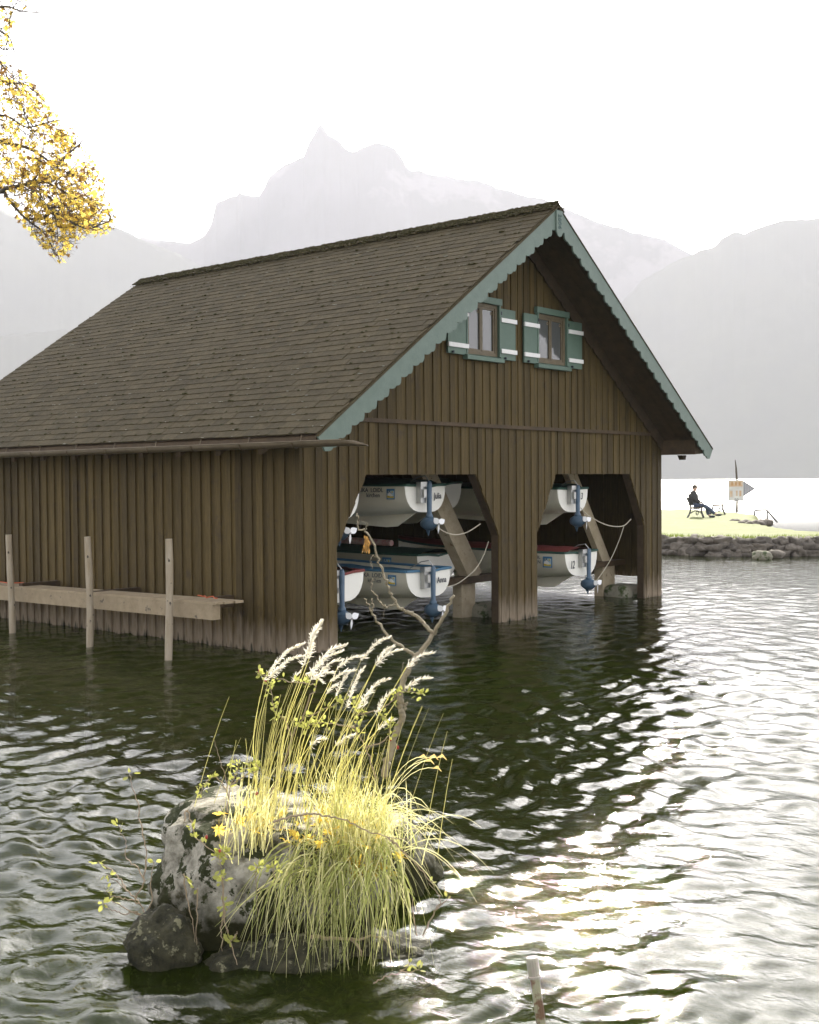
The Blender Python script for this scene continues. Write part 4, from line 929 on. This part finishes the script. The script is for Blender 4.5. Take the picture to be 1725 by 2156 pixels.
# fallen maple leaves
def leaf_mesh(s, m, name):
    o = []
    for k2, (an, rr_) in enumerate(((-90, .12), (-60, .55), (-38, .34), (-15, .80), (5, .42), (20, .62), (33, .40), (62, .86), (78, .50), (90, 1.0), (102, .50), (118, .86), (147, .40), (160, .62), (175, .42), (195, .80), (218, .34), (240, .55))):
        o.append((math.cos(R(an))*rr_*s, math.sin(R(an))*rr_*s, .12*s*math.sin(k2*1.7)))
    mb = MB(); mb.add([(0, 0, 0)]+o, [(0, i+1, (i+1) % len(o)+1) for i in range(len(o))])
    mb.tube([(0, 0, 0), (0, -s*.9, -.1*s)], s*.02, 3, cap=False)
    return mb, mb.mesh(name, m)
lm = [leaf_mesh(.05, M_LEAF, 'fallen_leaf')[1], leaf_mesh(.042, M_LEAF, 'fallen_leaf')[1]]
for i in range(78):
    l = random.uniform(-.95, -.12); d = random.uniform(5.5, 6.0); z = top_h(l)+random.uniform(-.01, .09)
    if i < 14: l = random.uniform(-.30, -.05); d = 5.45; z = .38+random.uniform(-.03, .07)
    M_ = Matrix.Translation(loc(l, d, z)) @ Matrix.Rotation(random.uniform(0, 6.3), 4, 'Z') @ Matrix.Rotation(random.gauss(0, .8), 4, 'X') @ Matrix.Rotation(random.gauss(0, .6), 4, 'Y')
    link('fallen_leaf', random.choice(lm), M=M_, label='fallen yellow maple leaf caught in the grass on top of the boulder', cat='leaf', group='fallen maple leaves on the boulder')
# dead forked branch
BR = empty('dead_branch', Dm(1290, 880, 5.85), label='bare forked dead branch rising from the right of the grassy boulder', cat='branch')
iv = -BR.location
def c1(x, y, d): return at(655.5+.28*x, 966+.28*y, d)
def limb(pts, r0, r1, name, m=M_BRANCH, jit=.004, parent=BR, iv_=None):
    pts = spline(pts, 5); n_ = len(pts); iv2 = iv if iv_ is None else iv_
    pts = [p+Vector((random.gauss(0, jit), random.gauss(0, jit), random.gauss(0, jit))) for p in pts]
    return MB().tube([p+iv2 for p in pts], [(r0+(r1-r0)*i/(n_-1))*random.uniform(.9, 1.12) for i in range(n_)], 7).build(name, m, parent, smooth=True)
d0 = 5.85
limb([Dm(1285, 900, d0), Dm(1305, 820, d0), Dm(1330, 740, d0), Dm(1362, 650, d0), Dm(1380, 590, d0), Dm(1362, 545, d0), Dm(1372, 470, d0), Dm(1395, 400, d0), Dm(1430, 345, d0)], 0.0187, 0.0151, 'stem')
limb([Dm(1430, 345, d0), Dm(1480, 275, d0), Dm(1535, 205, d0), Dm(1580, 120, d0-.05), Dm(1630, 20, d0-.1)], 0.0144, 0.0065, 'fork')
limb([Dm(1380, 590, d0), Dm(1392, 560, d0), Dm(1398, 536, d0)], 0.0101, 0.0072, 'stub')
limb([c1(915, 1310, d0), c1(860, 1250, d0), c1(800, 1190, d0), c1(740, 1155, d0), c1(690, 1135, d0), c1(645, 1100, d0), c1(615, 1050, d0), c1(590, 990, d0), c1(560, 900, d0), c1(510, 780, d0), c1(470, 650, d0), c1(430, 565, d0), c1(375, 530, d0), c1(350, 480, d0), c1(340, 420, d0)], 0.0094, 0.0036, 'fork')
limb([Dm(1440, 318, d0), Dm(1390, 280, d0), Dm(1330, 238, d0), Dm(1285, 185, d0), Dm(1240, 120, d0), Dm(1215, 80, d0), Dm(1195, 42, d0)], 0.0086, 0.0029, 'fork')
limb([c1(628, 1085, d0), c1(580, 1110, d0), c1(535, 1095, d0), c1(500, 1055, d0), c1(460, 985, d0), c1(450, 935, d0), c1(480, 905, d0)], 0.0043, 0.0022, 'twig')
limb([c1(460, 1150, d0), c1(462, 1100, d0), c1(455, 1050, d0)], 0.0043, 0.0022, 'twig')
limb([c1(405, 540, d0), c1(415, 510, d0), c1(420, 490, d0)], 0.0029, 0.0022, 'twig')
limb([Dm(1373, 430, d0), Dm(1376, 390, d0), Dm(1378, 345, d0)], 0.0022, 0.0014, 'twig')
limb([c1(480, 740, d0), c1(455, 740, d0), c1(448, 790, d0), c1(455, 830, d0)], 0.0022, 0.0011, 'twig')
limb([c1(540, 1100, d0), c1(545, 1150, d0), c1(530, 1215, d0)], 0.0016, 0.0007, 'twig')
limb([c1(350, 440, d0), c1(390, 475, d0), c1(415, 500, d0)], 0.0011, 0.0007, 'twig')
mb = MB()
for i in range(26):
    p = c1(412+random.uniform(-18, 18), 560+random.uniform(0, 125), d0+random.uniform(-.02, .02)); s = random.uniform(.012, .024)
    q = p+Vector((random.gauss(0, .006), random.gauss(0, .006), -s*1.5)); mb.ribbon([p+iv, (p+q)/2+iv+Vector((.002, 0, 0)), q+iv], [.003, .011, .002], rth+fwh*random.gauss(0, .6))
mb.build('dry_leaves', M_LEAFB, BR, kind='stuff')

# rose sprigs, arching twigs, hanging roots
def leaflet(mb, p, dr, s):
    dr = Vector(dr).normalized(); sd2 = dr.cross(Vector((random.gauss(0, 1), random.gauss(0, 1), random.gauss(0, 1)))).normalized()
    mb.ribbon([p, p+dr*s*.35, p+dr*s*.75, p+dr*s], [.002, s*.55, s*.5, .001], sd2)
def sprig(name, paths, label, cat, nleaf, leafsize=.024, r=.004, hips=(), leafrange=(.4, 1), mleaf=M_SPRIG, d=5.6, group=None):
    base = paths[0][0]; o0 = Dm(base[0], base[1], d); B = empty(name, o0, label=label, cat=cat, group=group); lf = MB(); i0 = -o0
    for j, pth in enumerate(paths):
        dd = d+.03*math.sin(j*2.1); P_ = spline([Dm(x, y, dd+.04*math.sin(i*.9+j)) for i, (x, y) in enumerate(pth)], 6)
        P_ = [p+Vector((random.gauss(0, .003), random.gauss(0, .003), random.gauss(0, .003))) for p in P_]
        n_ = len(P_); MB().tube([p+i0 for p in P_], [r*(1-.7*k2/n_) for k2 in range(n_)], 5).build('twig', M_TWIG, B)
        for k2 in range(nleaf):
            p = P_[min(n_-1, int(n_*random.uniform(*leafrange)))]; off = Vector((random.gauss(0, .02), random.gauss(0, .02), random.gauss(0, .018)))
            leaflet(lf, p+i0+off*.4, off+Vector((0, 0, .01)), leafsize*random.uniform(.7, 1.2))
    if nleaf: lf.build('leaves', mleaf, B, kind='stuff')
    for (x, y) in hips:
        h = MB(); blob(h, Dm(x, y, d)+i0, (.008, .008, .011), x); h.build('rose_hip', M_HIP, B, smooth=True)
    return B
sprig('rose_shoot', [[(740, 1000), (800, 860), (850, 700), (900, 620), (1010, 570), (1060, 545), (1110, 520)], [(850, 700), (810, 620), (770, 590), (755, 510), (745, 440)], [(900, 620), (930, 520), (960, 460), (860, 440), (710, 410), (695, 392)]],
      'leafy rose shoot with a red hip arching left above the grass', 'plant', 42, hips=((694, 390), (722, 440)), d=5.66)
sprig('rose_shoot', [[(1250, 900), (1200, 760), (1150, 660), (1180, 580), (1150, 530)], [(1150, 660), (1040, 640), (960, 640), (900, 660)], [(1200, 760), (1290, 720), (1320, 640), (1280, 600)], [(1180, 600), (1300, 560), (1370, 490), (1470, 500)]],
      'leafy rose shoot growing among the tall stalks right of centre', 'plant', 46, hips=((1320, 715), (1355, 755)), d=5.72)
sprig('rose_shoot', [[(540, 1060), (545, 980), (560, 920), (590, 860), (580, 800)], [(545, 980), (500, 910), (460, 900), (420, 950), (408, 1000)], [(560, 930), (640, 880), (690, 860), (660, 830)]],
      'small leafy rose shoot at the left rim of the boulder top', 'plant', 34, hips=((680, 975), (500, 1250)), d=5.7)
sprig('rose_shoot', [[(330, 1100), (350, 1060), (390, 1180), (480, 1260), (510, 1330)], [(480, 1260), (505, 1290), (520, 1250), (540, 1300)]],
      'pale leaved shoot drooping over the front face of the boulder', 'plant', 26, leafsize=.028, hips=((503, 1250), (440, 1185)), d=5.38)
sprig('arching_stem', [[(760, 1110), (850, 1085), (930, 1075), (1010, 1080), (1100, 1100), (1200, 1150), (1300, 1180), (1400, 1195)], [(1300, 1180), (1360, 1230), (1450, 1320), (1530, 1420)]],
      'brown bramble stem arching across the front of the grass', 'plant', 0, r=.006, d=5.42)
sprig('water_twig', [[(150, 1565), (120, 1500), (60, 1440), (0, 1390), (-40, 1360)], [(150, 1560), (90, 1545), (40, 1550), (-10, 1530), (-60, 1500)], [(130, 1510), (60, 1480), (0, 1470), (-50, 1440)], [(150, 1550), (180, 1480), (170, 1400), (190, 1300)], [(100, 1470), (140, 1400), (110, 1330), (60, 1290), (50, 1200), (20, 1130)], [(140, 1400), (150, 1250), (120, 1100), (105, 1000), (80, 930), (70, 870)], [(60, 1440), (20, 1380), (-30, 1330), (-80, 1300)], [(150, 1570), (60, 1530), (-20, 1480)]],
      'pinkish bare twigs spreading over the water left of the boulder', 'plant', 5, leafrange=(.9, 1), leafsize=.03, r=.004, d=5.55)
sprig('dry_stem', [[(545, 1010), (530, 900), (500, 800), (475, 715)]], 'thin straight dry stem standing left of the grass tussock', 'plant', 0, r=.0028, d=5.8)
sprig('hanging_root', [[(330, 1360), (345, 1480), (370, 1560), (385, 1690)], [(400, 1430), (395, 1560), (390, 1760)]], 'pair of root strands hanging down the left of the boulder face', 'root', 3, leafrange=(0, .1), r=.004, d=5.36, leafsize=.03)
sprig('hanging_root', [[(515, 1370), (520, 1480), (530, 1600), (560, 1700), (585, 1790)], [(525, 1500), (510, 1620), (515, 1730)], [(560, 1680), (590, 1640)]], 'forked root strand hanging at the middle of the boulder face', 'root', 12, leafrange=(0, .1), r=.005, d=5.3, leafsize=.034)
sprig('hanging_root', [[(680, 1320), (675, 1430), (685, 1560)], [(760, 1330), (775, 1440), (770, 1540)]], 'two thin root strands with pale leaf tufts near the grass fall', 'root', 14, leafrange=(0, .1), r=.0028, d=5.3, leafsize=.03)
sprig('sunken_branch', [[(940, 1655), (1050, 1668), (1150, 1670), (1270, 1660), (1330, 1730)], [(1130, 1672), (1170, 1710), (1188, 1790)]], 'curved root lying at the waterline right of the boulder foot', 'branch', 0, r=.009, d=5.36)
sprig('water_twig', [[(1450, 1660), (1430, 1560), (1425, 1450)], [(1475, 1650), (1530, 1540), (1560, 1480), (1500, 1400)], [(1530, 1540), (1600, 1480)]], 'thin twigs standing in the water right of the boulder', 'plant', 2, leafrange=(.8, 1), r=.004, d=5.5)
sprig('water_twig', [[(1240, 1880), (1300, 1850), (1370, 1830), (1420, 1770)], [(1370, 1830), (1450, 1820)]], 'leafy twig poking out of the water below the boulder', 'plant', 6, leafrange=(.8, 1), r=.003, d=5.05, leafsize=.035)
# curled yellow leaves at the right ends of the drooping blades
mb = MB()
for (x, y) in ((1480, 800), (1530, 800), (1570, 800), (1545, 855), (1510, 820)):
    p = Dm(x, y, 5.7); mb.ribbon([p-rth*.022, p+Vector((0, 0, .008)), p+rth*.02-Vector((0, 0, .015))], [.003, .014, .003], (0, 0, 1))
mb.build('curled_leaves', mat('curled_leaf', (.7, .5, .18), .7, transl=.5), label='curled orange leaves hanging at the right tips of the drooping grass', cat='leaf')
# pipe post near the frame bottom
pp = at(1121, 2020, 4.15); fl_ = at(1140, 2156, 4.12); dr = (fl_-pp).normalized()
PI_ = empty('pipe_post', pp, label='green stained pipe post with a pale cap standing in the near water', cat='post')
MB().tube([dr*.0, dr*.5, dr*1.1], .0175, 12).build('pipe', mat('stained_pipe', (.16, .17, .09), .6, scale=10, col2=(.30, .28, .17), coord='World', spots=((.13, .07, .03), 8, .55, .05)), PI_)
MB().tube([-dr*.006, dr*0, dr*.055, dr*.058, dr*.064, dr*.066], [.020, .0215, .021, .024, .024, .018], 14).build('pipe_cap', mat('pale_cap', (.30, .28, .20), .6, scale=20, col2=(.2, .19, .13)), PI_)

# ---------------------------------------------------------------- autumn maple reaching in from the left
SHX, SHY = -6.6, 3.6
bxs = np.linspace(-3.6, 3.6, 25); X, Y = np.meshgrid(bxs, bxs); rr2 = np.hypot(X, Y)
grid_obj('shore', X-10.5, Y+5.5, .45-np.clip(rr2-2.0, 0, 5)*.75+.05*fbm(X, Y, 1, 3), M_GRASS, kind='structure')
TR = empty('maple_tree', (-10.5, 5.5, .3), label='golden leaved maple reaching into the sky from the left edge', cat='tree')
ti = -TR.location; DT = 14.0
def c2_(x, y, d=DT): return at(x*.272, y*.2722, d)       # from the enlarged crop of the foliage
trunk = MB(); hub = Vector((-9.6, 4.7, 4.6))
trunk.tube([p+ti for p in spline([Vector((-10.5, 5.5, .2)), Vector((-10.45, 5.45, 1.5)), Vector((-10.2, 5.2, 3.2)), hub, hub+Vector((-.3, -.2, 2.5)), hub+Vector((-.5, 0, 5))], 5)], [.26]*6+[.22]*6+[.18]*6+[.13]*4+[.06]*4, 10)
trunk.build('trunk', M_BARK, TR, smooth=True)
mains = [[(-700, 900), (-200, 1240), (0, 1440), (80, 1560), (200, 1690), (330, 1790), (400, 1900), (460, 2000)],
         [(-700, 820), (-150, 1000), (0, 1090), (200, 1140), (330, 1210), (430, 1290), (600, 1360), (760, 1400)],
         [(-700, 880), (-100, 1440), (60, 1450), (170, 1430), (330, 1405), (440, 1450), (600, 1530), (720, 1560)],
         [(230, 1440), (330, 1560), (440, 1650), (560, 1720), (680, 1770), (760, 1740), (860, 1700), (890, 1620)],
         [(200, 1690), (330, 1690), (430, 1600), (520, 1480)],
         [(-600, 500), (-100, 560), (40, 630), (190, 650), (240, 690), (310, 730)],
         [(-600, 600), (-100, 860), (60, 900), (200, 980), (320, 960), (420, 930)],
         [(-700, -100), (-100, 40), (60, 50), (150, 80), (300, 95), (400, 70)],
         [(-500, 200), (-80, 330), (40, 385), (90, 340)],
         [(-500, 150), (-90, 210), (20, 250), (80, 300), (120, 420)],
         [(-500, 350), (-120, 420), (0, 480), (60, 600), (110, 700)],
         [(430, 1290), (540, 1180), (620, 1110), (690, 1010)],
         [(290, 1440), (420, 1560), (540, 1660), (640, 1650), (740, 1660)]]
allp = []
for j, pth in enumerate(mains):
    dd = DT+.5*math.sin(j*1.7); P_ = spline([c2_(x, y, dd+.25*math.sin(i+j)) for i, (x, y) in enumerate(pth)], 6)
    n_ = len(P_); r0 = .030 if j < 3 else .017
    if pth[0][0] < -400: P_[0] = hub.lerp(P_[0], .5)
    MB().tube([p+ti for p in P_], [(r0*(1-k2/n_)**1.3+.003) for k2 in range(n_)], 6).build('branch', M_BARK, TR, smooth=True)
    allp.append(P_)
tw = MB(); anchors = []
def in_crown(p):
    v = Vector(p)-Vector(CAM); z = v.dot(Vector(fw)); x = (862.5+FPX*v.dot(Vector(rt))/z)/.272; y = (1078-FPX*v.dot(Vector(up))/z)/.2722
    # right-hand outline of the foliage measured on the photograph's crop
    ys = [-500, -100, 0, 60, 120, 200, 420, 470, 560, 640, 760, 900, 1050, 1180, 1300, 1400, 1500, 1600, 1700, 1780, 1860, 1950, 2030, 2100]
    xs = [300, 250, 180, 300, 130, 80, 120, 30, 200, 280, 330, 470, 600, 680, 760, 820, 830, 840, 910, 880, 640, 570, 540, -50]
    lim = np.interp(y, ys, xs); low = np.interp(x, [-900, -50, 60, 200, 380, 470, 560, 650, 900], [1200, 1380, 1560, 1760, 1960, 2060, 2060, 1900, 1850])
    return x < lim+12 and y < low+25, x, y
def twigs(p, dr, ln, depth):
    n_ = 5; pts = [p]
    for i in range(n_):
        dr = (dr+Vector((random.gauss(0, .28), random.gauss(0, .28), random.gauss(.02, .26)))).normalized(); q = pts[-1]+dr*ln/n_
        if not in_crown(q)[0]: break
        pts.append(q)
    if len(pts) < 3: return
    tw.tube([q+ti for q in pts], [.006*(.62**(2-depth))*(1-.6*i/len(pts)) for i in range(len(pts))], 4, cap=False)
    anchors.extend(pts[1:])
    if depth > 0:
        for q in pts[1:]:
            if random.random() < .75: twigs(q, (dr+Vector((random.gauss(0, .8), random.gauss(0, .8), random.gauss(0, .6)))).normalized(), ln*.6, depth-1)
for j, P_ in enumerate(allp):
    for i in range(4, len(P_)-1):
        if random.random() < .62:
            dr = (P_[i+1]-P_[i]).normalized(); twigs(P_[i], (dr+Vector((random.gauss(0, .7), random.gauss(0, .7), random.gauss(0, .5)))).normalized(), random.uniform(.35, .75), 2)
tw.build('twig', M_BARK, TR, kind='stuff')
LV = [leaf_mesh(.052, m_, 'leaf') for m_ in (M_LEAF, M_LEAF, M_LEAFB)]
cand = []
dens = lambda x, y: 1.0 if 900 < y < 1800 else (.95 if y > 520 else .6)
random.shuffle(anchors)
for p in anchors:
    ok, x, y = in_crown(p)
    if not ok or x < -260: continue
    if random.random() > dens(x, y): continue
    for k2 in range(random.choice((1, 2, 3))):
        q = p+Vector((random.gauss(0, .045), random.gauss(0, .045), random.gauss(-.03, .035)))
        if in_crown(q)[0]: cand.append((q, x))
print('leaf candidates', len(cand), 'anchors', len(anchors))
random.shuffle(cand); cand = cand[:2500]
def lmx(q):
    s = random.uniform(.6, 1.15)
    return Matrix.Translation(q+ti) @ Matrix.Rotation(random.uniform(0, 6.3), 4, 'Z') @ Matrix.Rotation(random.gauss(0, .75), 4, 'X') @ Matrix.Rotation(random.gauss(0, .75), 4, 'Y') @ Matrix.Scale(s, 4)
vis = [c for c in cand if c[1] > 20][:300]; vset = set(id(c) for c in vis)
for c in vis: link('leaf', LV[random.choice((0, 0, 0, 2))][1], TR, M=lmx(c[0]))
for kind_, m_ in ((0, M_LEAF), (2, M_LEAFB)):
    mb = MB()
    for n_, c in enumerate(cand):
        if id(c) in vset or ((n_ % 5 == 0) != (kind_ == 2)): continue
        Mx = lmx(c[0]); mb.add([Mx @ Vector(v) for v in LV[kind_][0].v], LV[kind_][0].f)
    mb.build('foliage', m_, TR, kind='stuff')

# ---------------------------------------------------------------- haze over the lake
if HAZE:
    hz = MB().bb((-9500, -9500, -4), (9500, 9500, 1210)).build('haze', [], kind='stuff')
    m = bpy.data.materials.new('haze_air'); m.use_nodes = True; t = m.node_tree; t.nodes.clear(); o = t.nodes.new('ShaderNodeOutputMaterial'); v = t.nodes.new('ShaderNodeVolumePrincipled')
    v.inputs['Density'].default_value = HAZE; v.inputs['Color'].default_value = (.93, .93, 1.0, 1); v.inputs['Anisotropy'].default_value = .05; t.links.new(v.outputs[0], o.inputs[1])
    hz.data.materials.append(m)
